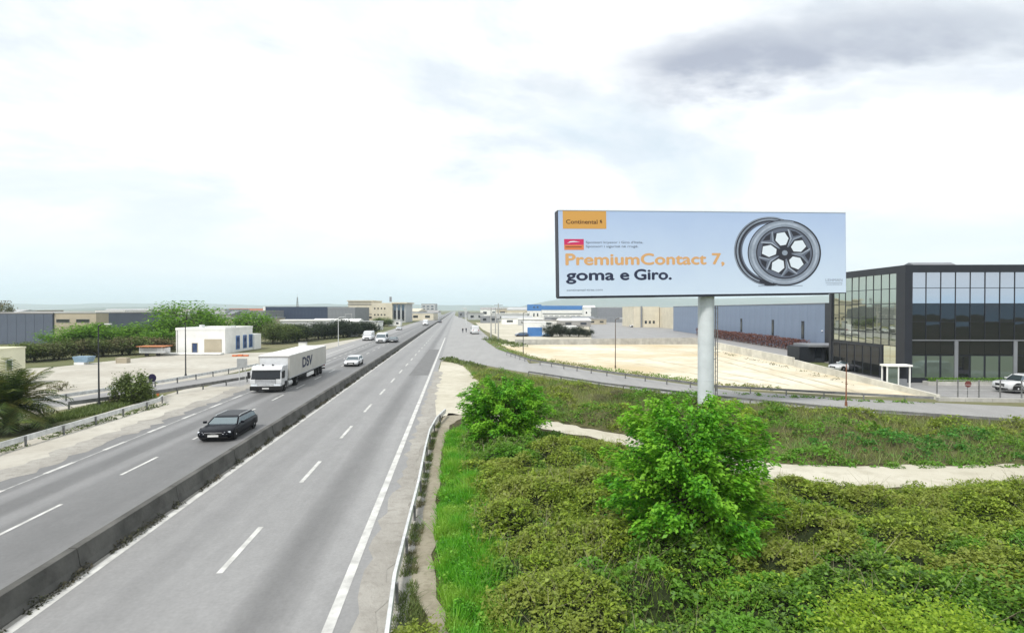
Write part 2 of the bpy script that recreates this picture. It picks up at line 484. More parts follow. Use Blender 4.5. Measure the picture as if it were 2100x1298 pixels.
def marks(parent, t, s0, s1, w, z, m, name="lane_line"):
    mb = MB(); mb.add([(t - w / 2, s0, z), (t + w / 2, s0, z), (t + w / 2, s1, z), (t - w / 2, s1, z)], [(0, 1, 2, 3)])
    return mb.build(name, m, parent)
marks(road_r, -10.78, -15, 2600, 0.26, 0.026, M_paint)
marks(road_r, -3.12, -15, 158, 0.27, 0.026, M_paint)
for k in range(-2, 30):
    s = 17.45 + 8.86 * k
    marks(road_r, -6.98, s, s + 3.6, 0.18, 0.026, M_paint, "lane_dash")
for k in range(-2, 24):
    s = 21.0 + 7.35 * k + (0 if k < 0 else 0)
    marks(road_l, -15.75, s, s + 3.3, 0.15, 0.022, M_paint, "lane_dash")
for k in range(-2, 30):
    s = 28.9 + 4.55 * k
    marks(road_l, -19.45, s, s + 2.05, 0.22, 0.026, M_paint, "lane_dash")
marks(road_l, -19.45, -15, 900, 0.10, 0.022, M_paint_worn)
marks(aux_l, -22.4, 72, 128, 0.2, 0.020, M_paint)

# merging area and service road on the right
merge = sheet("service_road", [(-10.57, 84.84), (-10.51, 92.64), (-6.56, 84.84), (-0.63, 73.79), (2.93, 68.24), (2.27, 88.14), (-0.94, 109.4), (-4.56, 139.73),
                      (-8.74, 181.67), (-17.73, 275.31), (-40.23, 478.24), (-85.1, 826.12), (-75.01, 699.01), (-28.97, 259.57), (-16.07, 135.55)], 0.018, M_asph_s)
ribbon("service_road", [(0.7, 81.05), (6.09, 70.91), (10.83, 63.02), (18.72, 51.84), (27.6, 46.51), (38.45, 42.57), (48.54, 38.91)], [8.6, 8.0, 7.6, 7.2, 7.2, 7.2, 7.2], 0.022, M_asph_s, 0.1)
sheet("worn_asphalt_patch", [tuple(rd(68, -5.6).xy), tuple(rd(68, -3.35).xy), tuple(rd(112, -3.35).xy), tuple(rd(112, -5.3).xy)], 0.024, mat("patched_asphalt", (0.165, 0.165, 0.163), 0.85, var=0.15, scale=1.2))
ribbon('dusty_edge', [tuple(rd(s, -21.1).xy) for s in (-15, 62)], [1.5, 1.5], 0.021, M_shoulder, 0.38, 21)
ribbon('dusty_edge', [tuple(rd(s, -2.25).xy) for s in (-15, 72)], [0.8, 0.8], 0.023, M_shoulder, 0.26, 22)
ribbon('dusty_edge', [tuple(rd(s, -11.0).xy) for s in (-15, 160)], [0.34, 0.34], 0.023, M_shoulder, 0.10, 23)
# lots
sheet("sandy_lot", [(-4.56, 139.73), (0.64, 124.4), (17.83, 129.74), (42.35, 129.74), (43.56, 117.94), (39.35, 80.33), (36.85, 50.12), (30.41, 51.25), (20.96, 56.71), (12.09, 70.36), (5.83, 84.84), (0.0, 104.37)], 0.008, M_lot)
sheet("yard", [(60.84, 454.32), (19.21, 135.55), (43.19, 131.62), (43.56, 117.94), (46.09, 82.53), (39.56, 64.82), (37.68, 51.25), (43.8, 48.51), (58.0, 46.51), (174.01, 139.73), (179.2, 245.54), (156.01, 454.32)], 0.006, M_yard)
sheet("yard", [(-11.42, 221.57), (-1.2, 139.73), (19.21, 135.55), (45.07, 336.51), (-3.12, 363.44), (-21.67, 336.51)], 0.005, M_sand)
sheet("sandy_lot", [(-73.98, 58.54), (-68.18, 71.47), (-62.0, 77.58), (-59.55, 97.63), (-43.93, 104.37), (-41.13, 165.15), (-37.4, 124.4), (-34.75, 82.53), (-34.04, 54.99), (-34.97, 44.68), (-36.08, 39.94), (-42.98, 37.0)], 0.008, M_lot_left)
ribbon("side_road", [(-43.15, 38.58), (-37.57, 47.49), (-34.78, 57.79), (-31.56, 69.28), (-30.42, 90.79)], [4.2, 4.2, 4.2, 4.2, 4.2], 0.010, M_yard, 0.1)
ribbon("grass_verge", [(-33.14, 38.91), (-32.66, 44.68), (-32.54, 51.84)], [2.4, 2.6, 1.8], 0.016, earth("verge_grass", [(0.10, 0.14, 0.03), (0.14, 0.19, 0.04), (0.12, 0.11, 0.05)], 0.5, 3), 0.3, 5)
M_rut = earth("wheel_rut_sand", [(0.46, 0.40, 0.28), (0.54, 0.48, 0.36), (0.40, 0.34, 0.24)], 0.3, 1.5)
for k, (a, b, c_) in enumerate((((5.03, 97.63), (17.73, 82.53), (25.67, 58.54)), ((7.17, 104.37), (21.63, 89.89), (28.69, 58.54)), ((20.26, 117.94), (32.43, 102.02), (30.73, 54.99)), ((26.35, 122.72), (35.23, 97.63), (32.77, 53.68)))):
    ribbon("wheel_rut", [a, b, c_], [0.35, 0.45, 0.4], 0.012, M_rut, 0.12, 40 + k)
# right verge: shoulder apron, foot path, soil under the thicket, sandy track
sheet("sandy_apron", [(-10.57, 84.84), (-7.09, 82.53), (-3.5, 62.58), (-3.79, 51.84), (-2.54, 42.18), (-4.49, 41.79), (-5.5, 41.22), (-7.56, 54.99)], 0.016, M_sand)
ribbon("footpath", [(-1.38, 12.8), (-1.74, 13.7), (-2.28, 15.18), (-2.82, 17.97), (-2.97, 20.85), (-3.43, 23.95), (-3.79, 28.04), (-4.42, 33.82), (-4.61, 38.25), (-4.03, 42.57)], [0.5, 0.42, 0.6, 0.62, 0.55, 0.5, 0.55, 0.6, 0.9, 1.6], 0.016, M_path, 0.10, 3)
ribbon("sandy_track", [(33.97, 27.2), (24.16, 26.72), (17.06, 26.4), (12.06, 27.45), (9.32, 30.92), (5.2, 35.55), (1.67, 38.91), (-3.39, 43.81)], [3.6, 3.5, 3.6, 3.4, 2.4, 2.0, 2.2, 3.0], 0.018, M_sand, 0.28, 9)
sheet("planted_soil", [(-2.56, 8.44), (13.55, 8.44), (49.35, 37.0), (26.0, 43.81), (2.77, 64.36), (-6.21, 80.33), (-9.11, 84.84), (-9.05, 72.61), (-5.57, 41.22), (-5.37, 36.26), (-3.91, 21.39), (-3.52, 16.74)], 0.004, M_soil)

# far ridges
def ridge(y0, x0, x1, hmax, seed, m, deep=900):
    xs = np.linspace(x0, x1, 90)
    mb = MB(); rows = []
    for j, f in enumerate((0.0, 0.35, 0.7, 1.0, 1.5)):
        hh = {0: 0, 1: 0.55, 2: 0.9, 3: 1.0, 4: 0.0}[j]
        e = np.clip((xs - x0) / (0.18 * (x1 - x0)), 0, 1) * np.clip((x1 - xs) / (0.18 * (x1 - x0)), 0, 1)
        z = hmax * hh * e * (0.45 + 0.75 * fbm(xs / 900.0 + seed * 7.3, np.full_like(xs, j * 0.3 + seed), seed, 5)) - 1
        rows.append([(float(x), y0 + f * deep, float(q)) for x, q in zip(xs, z)])
    n = len(xs); vs = [p for r in rows for p in r]
    fs = [(j * n + i, j * n + i + 1, (j + 1) * n + i + 1, (j + 1) * n + i) for j in range(4) for i in range(n - 1)]
    mb.add(vs, fs)
    tag(mb.build("hills", m, smooth=True), kind="structure")
M_hill = earth("wooded_hills", [(0.055, 0.085, 0.045), (0.11, 0.12, 0.07), (0.08, 0.09, 0.06)], 0.003, 0.02, 0.0)
ridge(7000, -9000, 1400, 105, 3, M_hill)
ridge(6200, -200, 6600, 215, 5, M_hill)
ridge(4200, -3900, -900, 30, 8, M_hill, 500)
ridge(4600, 300, 2600, 40, 11, M_hill, 500)

# ================================================================== MEDIAN, GUARDRAILS
med = tag(empty("median_barrier", rd(0, -11.36), TH), "long soot-dark concrete barrier dividing the two carriageways", "barrier")
prof = [(-0.29, 0.0), (-0.29, 0.06), (-0.20, 0.22), (-0.13, 0.72), (0.13, 0.72), (0.20, 0.22), (0.29, 0.06), (0.29, 0.0)]
def barrier_mesh(L):
    mb = MB(); n = len(prof)
    vs = [(x, 0, z) for x, z in prof] + [(x, L, z) for x, z in prof]
    mb.add(vs, [tuple(reversed(range(n))), tuple(range(n, 2 * n))] + [(i, (i + 1) % n, n + (i + 1) % n, n + i) for i in range(n)])
    me = mb.mesh("barrier_segment"); me.materials.append(M_barrier); return me
seg = barrier_mesh(5.96)
rb = random.Random(4)
for k in range(-2, 40):
    o = link("barrier_segment", seg, med, (rb.uniform(-0.015, 0.015), 6 * k, rb.uniform(0.0, 0.012)))
o = link("barrier_segment", barrier_mesh(2300), med, (0, 240, 0))

def guardrail(name, label, pts, group=None, zt=0.62, m=None, post_every=3.0, post_m=None, double=False, scale=1.0):
    """W-beam rail along a polyline on real posts"""
    m = m or M_galv
    root = tag(empty(name, (pts[0][0], pts[0][1], 0)), label, "guardrail", group)
    o0 = Vector((pts[0][0], pts[0][1]))
    P = [Vector(p) - o0 for p in pts]
    prof = [(0.0, 0.0), (0.08, 0.05), (0.0, 0.10), (0.0, 0.16), (0.08, 0.22), (0.06, 0.30), (-0.03, 0.30), (-0.03, 0.0)]
    prof = [(a * scale, (b - 0.30) * scale) for a, b in prof]
    for zz in ((zt,) if not double else (zt, zt - 0.36)):
        rings = []
        for i, p in enumerate(P):
            d = (P[min(i + 1, len(P) - 1)] - P[max(i - 1, 0)]).normalized(); n = Vector((-d.y, d.x))
            rings.append([(p.x + n.x * a, p.y + n.y * a, zz + b) for a, b in prof])
        MB().loft(rings).build("rail", m, root)
    acc = 0.0; tot = 0.0
    pm = MB(); pm.bx(-0.05, 0.05, -0.04, 0.04, 0, zt - 0.03); pme = pm.mesh("post"); pme.materials.append(post_m or M_galv_dark)
    for i in range(len(P) - 1):
        d = P[i + 1] - P[i]; L = d.length; q = acc
        n = Vector((-d.y, d.x)).normalized()
        while q < L:
            c = P[i] + d * (q / L) - n * 0.07
            link("post", pme, root, (c.x, c.y, 0), math.atan2(d.y, d.x)); q += post_every
        acc = q - L
    return root
guardrail("guardrail", "galvanised guardrail between the highway shoulder and the dirt footpath", [(-2.69, 11.98), (-3.19, 15.45), (-3.57, 19.75), (-3.92, 23.81), (-4.55, 29.87), (-4.94, 34.16), (-5.04, 38.05), (-4.82, 41.17)])
guardrail("guardrail", "galvanised guardrail running below the palm beside the sandy shoulder", [(-26.42, 23.41), (-27.69, 30.64), (-28.05, 36.23), (-28.68, 46.01), (-29.47, 47.87)], double=False)
guardrail("guardrail", "dark weathered guardrail along the highway edge before the blank grey sign", [(-34.67, 44.3), (-31.36, 51.38), (-28.64, 61.15), (-27.08, 76.88)], m=M_galv_dark)
guardrail("guardrail", "pale guardrail along the sandy lot in front of the white building", [(-39.93, 39.67), (-38.21, 48.41), (-35.75, 58.58), (-33.93, 75.49), (-32.28, 96.34)])
guardrail("guardrail", "thin dark guardrail along the service road beside the weedy bank", [(2.0, 66.43), (9.12, 55.86), (17.2, 47.64), (24.64, 41.53), (33.54, 37.13), (40.77, 33.84)], m=M_galv_dark, zt=0.62, scale=0.6)
guardrail("guardrail", "grey guardrail between the service road and the ochre lot", [(-0.83, 97.01), (2.82, 81.93), (10.93, 66.96), (19.52, 54.06), (29.26, 49.31), (34.84, 46.84)], m=M_galv_dark, scale=0.7)

# ================================================================== CONCRETE WALLS
def panel_wall(name, label, a, b, h0, h1, th, m, n, step=None):
    """concrete wall cast in n panels with open joints"""
    a, b = Vector(a), Vector(b); d = b - a; L = d.length
    root = tag(empty(name, (a.x, a.y, 0), math.atan2(d.y, d.x)), label, "wall")
    for i in range(n):
        x0, x1 = L * i / n, L * (i + 1) / n - 0.03
        f0, f1 = i / n, (i + 1) / n
        z0, z1 = h0 + (h1 - h0) * f0, h0 + (h1 - h0) * f1
        if step: z0 = z1 = step[i]
        mb = MB(); mb.add([(x0, 0, 0), (x1, 0, 0), (x1, th, 0), (x0, th, 0), (x0, 0, z0), (x1, 0, z1), (x1, th, z1), (x0, th, z0)],
                          [(3, 2, 1, 0), (4, 5, 6, 7), (0, 1, 5, 4), (1, 2, 6, 5), (2, 3, 7, 6), (3, 0, 4, 7)])
        mb.build("panel", m, root)
    return root
panel_wall("boundary_wall", "long low concrete wall at the back edge of the ochre lot", (0.65, 126.13), (41.97, 127.91), 1.15, 1.5, 0.3, M_conc_grey, 26)
panel_wall("ramp_wall", "pale concrete retaining wall sloping down beside the grey-blue warehouse", (40.25, 112.11), (39.0, 78.94), 1.35, 1.15, 0.35, M_conc, 12)
panel_wall("ramp_wall", "pale concrete wall descending past the dark entrance block to the road", (38.54, 77.58), (36.68, 49.03), 0.95, 0.45, 0.35, M_conc, 14)
panel_wall("kerb_wall", "low pale concrete kerb wall in front of the wire yard fence", (36.31, 48.25), (57.42, 46.04), 0.32, 0.32, 0.4, M_conc_grey, 10)

# ================================================================== BILLBOARD
M_pole = mat("pale_grey_painted_steel", (0.56, 0.60, 0.62), 0.5, var=0.10, scale=0.8)
M_frame = mat("dark_navy_frame", (0.02, 0.022, 0.035), 0.5)
M_edge = mat("white_trim", (0.75, 0.77, 0.80), 0.5)
def face_mat():
    m = bpy.data.materials.new("printed_vinyl"); m.use_nodes = True
    N, L = m.node_tree.nodes, m.node_tree.links
    b = N['Principled BSDF']; b.inputs['Roughness'].default_value = 0.55; b.inputs['Specular IOR Level'].default_value = 0.25
    tcn = N.new('ShaderNodeTexCoord'); sp = N.new('ShaderNodeSeparateXYZ'); L.new(tcn.outputs['Object'], sp.inputs[0])
    mr = N.new('ShaderNodeMapRange'); mr.inputs[1].default_value = 0; mr.inputs[2].default_value = 6.15
    L.new(sp.outputs[2], mr.inputs[0])
    rp = N.new('ShaderNodeValToRGB'); rp.color_ramp.elements[0].color = (0.60, 0.70, 0.83, 1); rp.color_ramp.elements[1].color = (0.41, 0.52, 0.74, 1)
    nz = N.new('ShaderNodeTexNoise'); nz.inputs['Scale'].default_value = 0.35; nz.inputs['Detail'].default_value = 3; L.new(tcn.outputs['Object'], nz.inputs['Vector'])
    ad = N.new('ShaderNodeMath'); ad.operation = 'MULTIPLY_ADD'; ad.inputs[1].default_value = 0.35; L.new(nz.outputs[0], ad.inputs[0]); 
    sb = N.new('ShaderNodeMath'); sb.operation = 'SUBTRACT'; sb.inputs[1].default_value = 0.17
    L.new(mr.outputs[0], sb.inputs[0]); L.new(sb.outputs[0], ad.inputs[2])
    L.new(ad.outputs[0], rp.inputs[0]); L.new(rp.outputs[0], b.inputs['Base Color'])
    return m
BBW, BBH = 22.75, 6.15
bb = tag(empty("billboard", (14.86, 43.5, 0)), "large light-blue tyre billboard on a single pale grey steel pole", "billboard")
pole = MB(); pole.cyl((0, 0, 0), (0, 0, 9.02), 0.60, 0.60, 32); pole.cyl((0, 0, 0), (0, 0, 0.12), 0.95, 0.95, 24)
po_ = pole.build("pole", M_pole, bb, smooth=False)
for z in (2.4, 5.2, 8.0): MB().cyl((0, 0, z), (0, 0, z + 0.05), 0.612, n=32).build("weld_ring", M_pole, po_)
for k in range(12): MB().cyl((0.8 * math.cos(k * 0.5236), 0.8 * math.sin(k * 0.5236), 0.12), (0.8 * math.cos(k * 0.5236), 0.8 * math.sin(k * 0.5236), 0.2), 0.035, n=6).build("anchor_bolt", M_galv_dark, po_)
# panel frame: local x along the face from its left end, y away from the viewer, z up
aR = math.atan2(44.1 - 40.8, 25.93 - 3.4)
panel = MB(); panel.bx(-0.04, BBW + 0.04, 0.02, 0.95, -0.06, BBH - 0.02)
po = panel.build("panel_frame", M_frame, bb)
po.location = (3.4 - 14.86, 40.8 - 43.5, 8.75)
po.rotation_euler = (0, math.radians(-0.95), aR)
bf = MB()
bf.bx(0, BBW, -0.02, 0.018, 0.0, BBH)
face = bf.build("face", face_mat(), po)
for (x0, x1, z0, z1) in ((-0.05, BBW + 0.05, BBH, BBH + 0.07),):
    MB().bx(x0, x1, -0.05, 0.95, z0, z1).build("trim", M_edge, po)
MB().bx(-0.10, BBW - 1.5, -0.06, 0.5, -0.16, -0.065).build("lower_beam", M_frame, po)
for k in range(9):
    MB().bx(1.2 + 2.5 * k, 1.3 + 2.5 * k, 0.955, 1.05, 0.1, BBH - 0.1).build("back_strut", M_galv_dark, po)

def flat(name, pts, y, m, parent):
    mb = MB(); mb.add([(x, y, z) for x, z in pts], [tuple(range(len(pts)))])
    return mb.build(name, m, parent)
def text_mesh(s, x0, x1, z0, z1, y, m, parent, name="lettering", bold=0.0, shear=0.0, sizing=None, depth_axis='y', fat=0.0):
    cu = bpy.data.curves.new(name, 'FONT'); cu.body = s; cu.offset = bold; cu.shear = shear; cu.resolution_u = 4
    to = bpy.data.objects.new(name, cu); col.objects.link(to)
    bpy.context.view_layer.update()
    dg = bpy.context.evaluated_depsgraph_get()
    me = bpy.data.meshes.new_from_object(to.evaluated_get(dg))
    bpy.data.objects.remove(to); bpy.data.curves.remove(cu)
    n = len(me.vertices); co = np.empty(n * 3); me.vertices.foreach_get('co', co); co = co.reshape(-1, 3)
    lo, hi = co.min(0), co.max(0)
    if sizing:                                 # baseline and cap height given: keep descenders below
        kz = (z1 - z0) / sizing; zz = z0 + co[:, 1] * kz
    else:
        zz = z0 + (co[:, 1] - lo[1]) / (hi[1] - lo[1]) * (z1 - z0)
    xx = x0 + (co[:, 0] - lo[0]) / (hi[0] - lo[0]) * (x1 - x0)
    out = np.stack([xx, np.full(n, y), zz], 1) if depth_axis == 'y' else np.stack([np.full(n, y), xx, zz], 1)
    if fat:                                    # heavier strokes: the same outline laid over itself, slightly shifted
        polys = [tuple(p.vertices) for p in me.polygons]; mb = MB()
        for q, (ux, uz) in enumerate(((-1, 0), (1, 0), (0, 0.7), (0, -0.7), (0, 0))):
            mb.add(out + np.array([ux * fat, -0.0004 * q, uz * fat]), polys)
        me = mb.mesh(name); me.materials.append(m)
        return link(name, me, parent)
    me.vertices.foreach_set('co', out.reshape(-1)); me.materials.clear(); me.materials.append(m); me.update()
    return link(name, me, parent)
KX, KZ = BBW / 588.0, BBH / 174.0
def bx_(px): return (px - 1147) * KX
def bz_(py): return BBH - (py - 434) * KZ
C_or = mat("print_orange", (0.62, 0.33, 0.085), 0.6); C_org = mat("print_pale_orange", (0.66, 0.37, 0.16), 0.6)
C_navy = mat("print_navy", (0.025, 0.032, 0.07), 0.6); C_brown = mat("print_brown", (0.12, 0.055, 0.02), 0.6)
C_pink = mat("print_magenta", (0.58, 0.03, 0.12), 0.6); C_red = mat("print_orange_red", (0.68, 0.20, 0.08), 0.6)
C_grey = mat("print_slate", (0.12, 0.14, 0.19), 0.6); C_g2 = mat("print_steel_blue", (0.24, 0.28, 0.35), 0.6, var=0.3, scale=0.7)
C_g3 = mat("print_light_steel", (0.36, 0.41, 0.50), 0.6, var=0.3, scale=0.8); C_dk = mat("print_near_black", (0.03, 0.032, 0.045), 0.6)
C_wh = mat("print_white", (0.70, 0.77, 0.85), 0.6)
def rect(px0, px1, py0, py1, y, m, name):
    return flat(name, [(bx_(px0), bz_(py1)), (bx_(px1), bz_(py1)), (bx_(px1), bz_(py0)), (bx_(px0), bz_(py0))], y, m, face)
rect(1155.5, 1239, 434.6, 471, -0.026, C_or, "logo_panel")
text_mesh("Continental", bx_(1161.5), bx_(1222), bz_(461.2), bz_(452.5), -0.030, C_brown, face, bold=0.02)
# small rearing animal emblem beside the word
flat("logo_emblem", [(bx_(x), bz_(y)) for x, y in ((1226, 461), (1227.2, 457), (1226.2, 454.6), (1228.4, 452.4), (1230.6, 453.2), (1229.6, 455), (1231.2, 457.4), (1230, 461), (1229.2, 458), (1227.6, 458.6))], -0.030, C_brown, face)
rect(1157.5, 1195, 492, 503.5, -0.026, C_pink, "badge_panel"); rect(1157.5, 1195, 503.7, 514, -0.026, C_red, "badge_panel")
rect(1160, 1191, 507.3, 508.8, -0.030, C_brown, "badge_line")
flat("badge_swoosh", [(bx_(x), bz_(y)) for x, y in ((1163, 500.5), (1169, 496.5), (1176, 496), (1188, 497.8), (1177, 498.2), (1170, 498.6))], -0.030, C_wh, face)
text_mesh("Sponsori kryesor i Giro d'Italia.", bx_(1199), bx_(1311), bz_(502.2), bz_(496.0), -0.026, C_grey, face, bold=0.005)
text_mesh("Sponsori i sigurisë në rrugë.", bx_(1199), bx_(1301), bz_(510.6), bz_(504.2), -0.026, C_grey, face, bold=0.005)
text_mesh("PremiumContact", bx_(1160.5), bx_(1437), bz_(544.3), bz_(520.5), -0.026, C_org, face, bold=0.0, sizing=0.73, fat=0.045)
text_mesh("7,", bx_(1450), bx_(1474), bz_(544.3), bz_(520.5), -0.026, C_org, face, bold=0.0, sizing=0.73, fat=0.045)
for w_, x0_, x1_ in (("goma", 1161, 1252.5), ("e", 1265.5, 1281.5), ("Giro.", 1293, 1366)):
    text_mesh(w_, bx_(x0_), bx_(x1_), bz_(575.5), bz_(553.2), -0.026, C_navy, face, bold=0.0, sizing=0.73, fat=0.045)
text_mesh("continental-tires.com", bx_(1161), bx_(1230), bz_(597.6), bz_(593.4), -0.026, C_grey, face)
text_mesh("LEHMAN", bx_(1690), bx_(1727), bz_(583.5), bz_(577.5), -0.026, C_g2, face)
rect(1690, 1727, 586.0, 586.9, -0.026, C_g2, "logo_line"); text_mesh("www.lehman.al", bx_(1692), bx_(1726), bz_(591.4), bz_(588.2), -0.026, C_g2, face)
# printed wheel: two rings of tyre, a five-spoke rim
def ring(cx, cy, rx, ry, k, y, m, name, a0=0.0, a1=360.0, n=72, dx=0.0):
    mb = MB(); vs, fs = [], []
    for i in range(n + 1):
        t = math.radians(a0 + (a1 - a0) * i / n)
        c, s = math.cos(t), math.sin(t)
        vs += [(bx_(cx + rx * c), y, bz_(cy + ry * s)), (bx_(cx + dx + rx * k * c), y, bz_(cy + ry * k * s))]
        if i: fs.append((2 * i - 2, 2 * i - 1, 2 * i + 1, 2 * i))
    mb.add(vs, fs); return mb.build(name, m, face)
ring(1571, 517.5, 76, 74, 0.80, -0.024, C_dk, "tyre_print")
ring(1571, 517.5, 76, 74, 0.965, -0.0255, C_g2, "tyre_highlight", 100, 300)
ring(1571.5, 517.5, 71, 69.5, 0.95, -0.0255, C_g2, "tyre_highlight", 110, 290)
ring(1573, 517.5, 64, 63, 0.95, -0.0255, C_grey, "tyre_highlight", 105, 285)
ring(1602, 521, 78, 70.5, 0.74, -0.028, C_g2, "tyre_print")
ring(1602, 521, 78.5, 71, 0.955, -0.0295, C_dk, "tyre_edge", -75, 110)
ring(1602, 521, 78.5, 71, 0.975, -0.0295, C_dk, "tyre_edge", 110, 285)
ring(1602, 521, 71, 65, 0.94, -0.030, C_g3, "tyre_highlight")
ring(1602, 521, 61, 56, 0.02, -0.0305, C_grey, "rim_print")
ring(1602, 521, 61, 56, 0.955, -0.0310, C_dk, "rim_edge_print")
ring(1602, 521, 15, 13.5, 0.02, -0.0330, C_dk, "hub_print")
ring(1602, 521, 6, 5.5, 0.02, -0.0345, C_g2, "hub_print")
for k in range(5):
    a = math.radians(-100 + 72 * k)
    def pp(r, da): return (bx_(1602 + 58.5 * r * math.cos(a + math.radians(da))), bz_(521 + 53.5 * r * math.sin(a + math.radians(da))))
    flat("rim_shade_print", [pp(0.24, -30), pp(0.24, 30), pp(0.60, 33), pp(0.90, 20), pp(0.90, -20), pp(0.60, -33)][::-1], -0.0315, C_dk, face)
    flat("rim_window_print", [pp(0.33, -18), pp(0.33, 18), pp(0.60, 24), pp(0.83, 10), pp(0.83, -10), pp(0.60, -24)][::-1], -0.0325, C_wh, face)
    flat("rim_recess_print", [pp(0.74, 36), pp(0.93, 49), pp(0.95, 36), pp(0.93, 23)], -0.0325, C_dk, face)
    flat("spoke_print", [pp(0.22, 33), pp(0.62, 35), pp(0.95, 20), pp(0.95, 16.5), pp(0.62, 29)], -0.0330, C_g3, face)
    flat("spoke_print", [pp(0.24, 40), pp(0.62, 43), pp(0.95, 55.5), pp(0.95, 52), pp(0.66, 38)][::-1], -0.0330, C_g2, face)
rect(1545, 1640, 591.3, 592.6, -0.026, C_g2, "tyre_shadow_print")
# ladder up the pole
ladr = MB()
ladr.bx(0.72, 0.77, -0.42, -0.37, 1.2, 8.1); ladr.bx(0.72, 0.77, 0.02, 0.07, 1.2, 8.1)
lad = ladr.build("ladder", M_galv_dark, bb)
for k in range(20):
    MB().cyl((0.745, -0.39, 1.4 + 0.34 * k), (0.745, 0.04, 1.4 + 0.34 * k), 0.018, n=6).build("rung", M_galv_dark, lad)
for z in (2.0, 4.0, 6.0, 7.9):
    MB().bx(0.45, 0.72, -0.19, -0.15, z, z + 0.05).build("bracket", M_galv_dark, lad)

# ================================================================== BUILDINGS
M_white = mat("white_plaster", (0.78, 0.78, 0.75), 0.85, var=0.10, scale=0.5)
M_cream = mat("cream_plaster", (0.60, 0.55, 0.43), 0.85, var=0.10, scale=0.3)
M_yel = mat("pale_yellow_plaster", (0.72, 0.70, 0.52), 0.85, var=0.10, scale=0.5)
M_beige = mat("beige_plaster", (0.42, 0.37, 0.28), 0.85, var=0.12, scale=0.4)
M_greyb = mat("grey_cladding", (0.20, 0.21, 0.225), 0.6, var=0.12, scale=0.4)
M_lgrey = mat("light_grey_cladding", (0.42, 0.43, 0.43), 0.6, var=0.12, scale=0.3)
M_blueg = mat("slate_blue_cladding", (0.105, 0.125, 0.165), 0.55, var=0.10, scale=0.3)
M_wareh = mat("grey_blue_cladding", (0.185, 0.235, 0.325), 0.5, var=0.08, scale=0.25)
M_navy = mat("navy_cladding", (0.035, 0.05, 0.09), 0.5, var=0.15, scale=0.2)
M_blue = mat("bright_blue_cladding", (0.06, 0.19, 0.46), 0.5, var=0.1, scale=0.3)
M_char = mat("charcoal_cladding", (0.022, 0.025, 0.033), 0.45, var=0.15, scale=0.4)
M_roofg = mat("grey_roof", (0.30, 0.29, 0.28), 0.8, var=0.15, scale=0.3)
M_tile = mat("terracotta_roof", (0.30, 0.12, 0.07), 0.8, var=0.2, scale=0.6)
M_glassd = glass("dark_window_glass", (0.55, 0.6, 0.65), 0.22, (0.012, 0.014, 0.017))
M_glassb = glass("blue_window_glass", (0.5, 0.6, 0.8), 0.15, (0.03, 0.055, 0.14))
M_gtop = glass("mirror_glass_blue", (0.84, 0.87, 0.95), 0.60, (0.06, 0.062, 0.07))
M_gleft = glass("mirror_glass_pale", (0.88, 0.92, 0.80), 0.58, (0.05, 0.055, 0.045))
M_gmid = glass("dark_reflection_glass", (0.50, 0.52, 0.56), 0.12, (0.010, 0.011, 0.014))  # darker copy of the office glazing; dark overpass reflection put into its colour
M_ggrn = glass("greenish_glass", (0.7, 0.85, 0.78), 0.15, (0.10, 0.125, 0.105))

def win(parent, face, u, z, w, h, m=None, frame=None, fw=0.07, W=None, D=None, name="window", out=0.05):
    """window proud of a wall: face 'front' (y=0), 'right' (x=W), 'left' (x=0); u along that wall"""
    frame = frame or M_white; m = m or M_glassd
    def box(a0, a1, z0, z1, d0, d1):
        if face == 'front': return MB().bx(a0, a1, -d1, -d0, z0, z1)
        if face == 'right': return MB().bx(W + d0, W + d1, a0, a1, z0, z1)
        return MB().bx(-d1, -d0, a0, a1, z0, z1)
    f = MB()
    for (a0, a1, z0, z1) in ((u, u + w, z, z + fw), (u, u + w, z + h - fw, z + h), (u, u + fw, z + fw, z + h - fw), (u + w - fw, u + w, z + fw, z + h - fw)):
        b = box(a0, a1, z0, z1, 0.0, out + 0.03); f.add(b.v, b.f)
    fo = f.build(name, frame, parent)
    box(u + fw, u + w - fw, z + fw, z + h - fw, 0.0, out * 0.5).build("pane", m, fo)
    return fo

def block(parent, name, w, d, h, m, x=0, y=0, z=0):
    return MB().bx(x, x + w, y, y + d, z, z + h).build(name, m, parent)
def parapet(parent, w, d, h, m, t=0.25, up=0.35, over=0.06, x=0, y=0):
    b = MB()
    b.bx(x - over, x + w + over, y - over, y + t, h, h + up); b.bx(x - over, x + w + over, y + d - t, y + d + over, h, h + up)
    b.bx(x - over, x + t, y + t, y + d - t, h, h + up); b.bx(x + w - t, x + w + over, y + t, y + d - t, h, h + up)
    return b.build("parapet", m, parent)

# --- white roadside building on the left
wb = tag(empty("white_building", (*(-59.06, 99.78), 0), math.radians(2)), "small white flat-roofed building with tall blue windows on the sandy lot", "building")
W0 = -51.24 - -59.73
block(wb, "wall", W0, 11.5, 4.2, M_white); parapet(wb, W0, 11.5, 4.2, M_white, up=0.4)
block(wb, "side_wing", W0 * 0.5, 3.2, 3.0, M_white, W0 * 0.5 + 0.35, 11.52)
win(wb, 'front', 2.75, 0.05, 1.0, 1.9, M_glassb, M_beige, name="door")
MB().bx(4.9, 7.9, -0.06, -0.0, 0.1, 2.6).build("boarded_doorway", M_beige, wb)
MB().cyl((2.0, 5.0, 4.2), (2.0, 5.0, 5.0), 0.45, n=14).build("water_tank", M_galv, wb)
MB().bx(W0 - 2.2, W0 - 1.4, 7.0, 7.5, 4.2, 4.8).build("air_conditioner", M_lgrey, wb)
MB().cyl((0.25, -0.06, 0.2), (0.25, -0.06, 4.2), 0.05, n=6).build("drain_pipe", M_lgrey, wb)
block(wb, "roof_room", 2.6, 3.0, 0.55, M_white, 5.0, 1.0, 4.2)
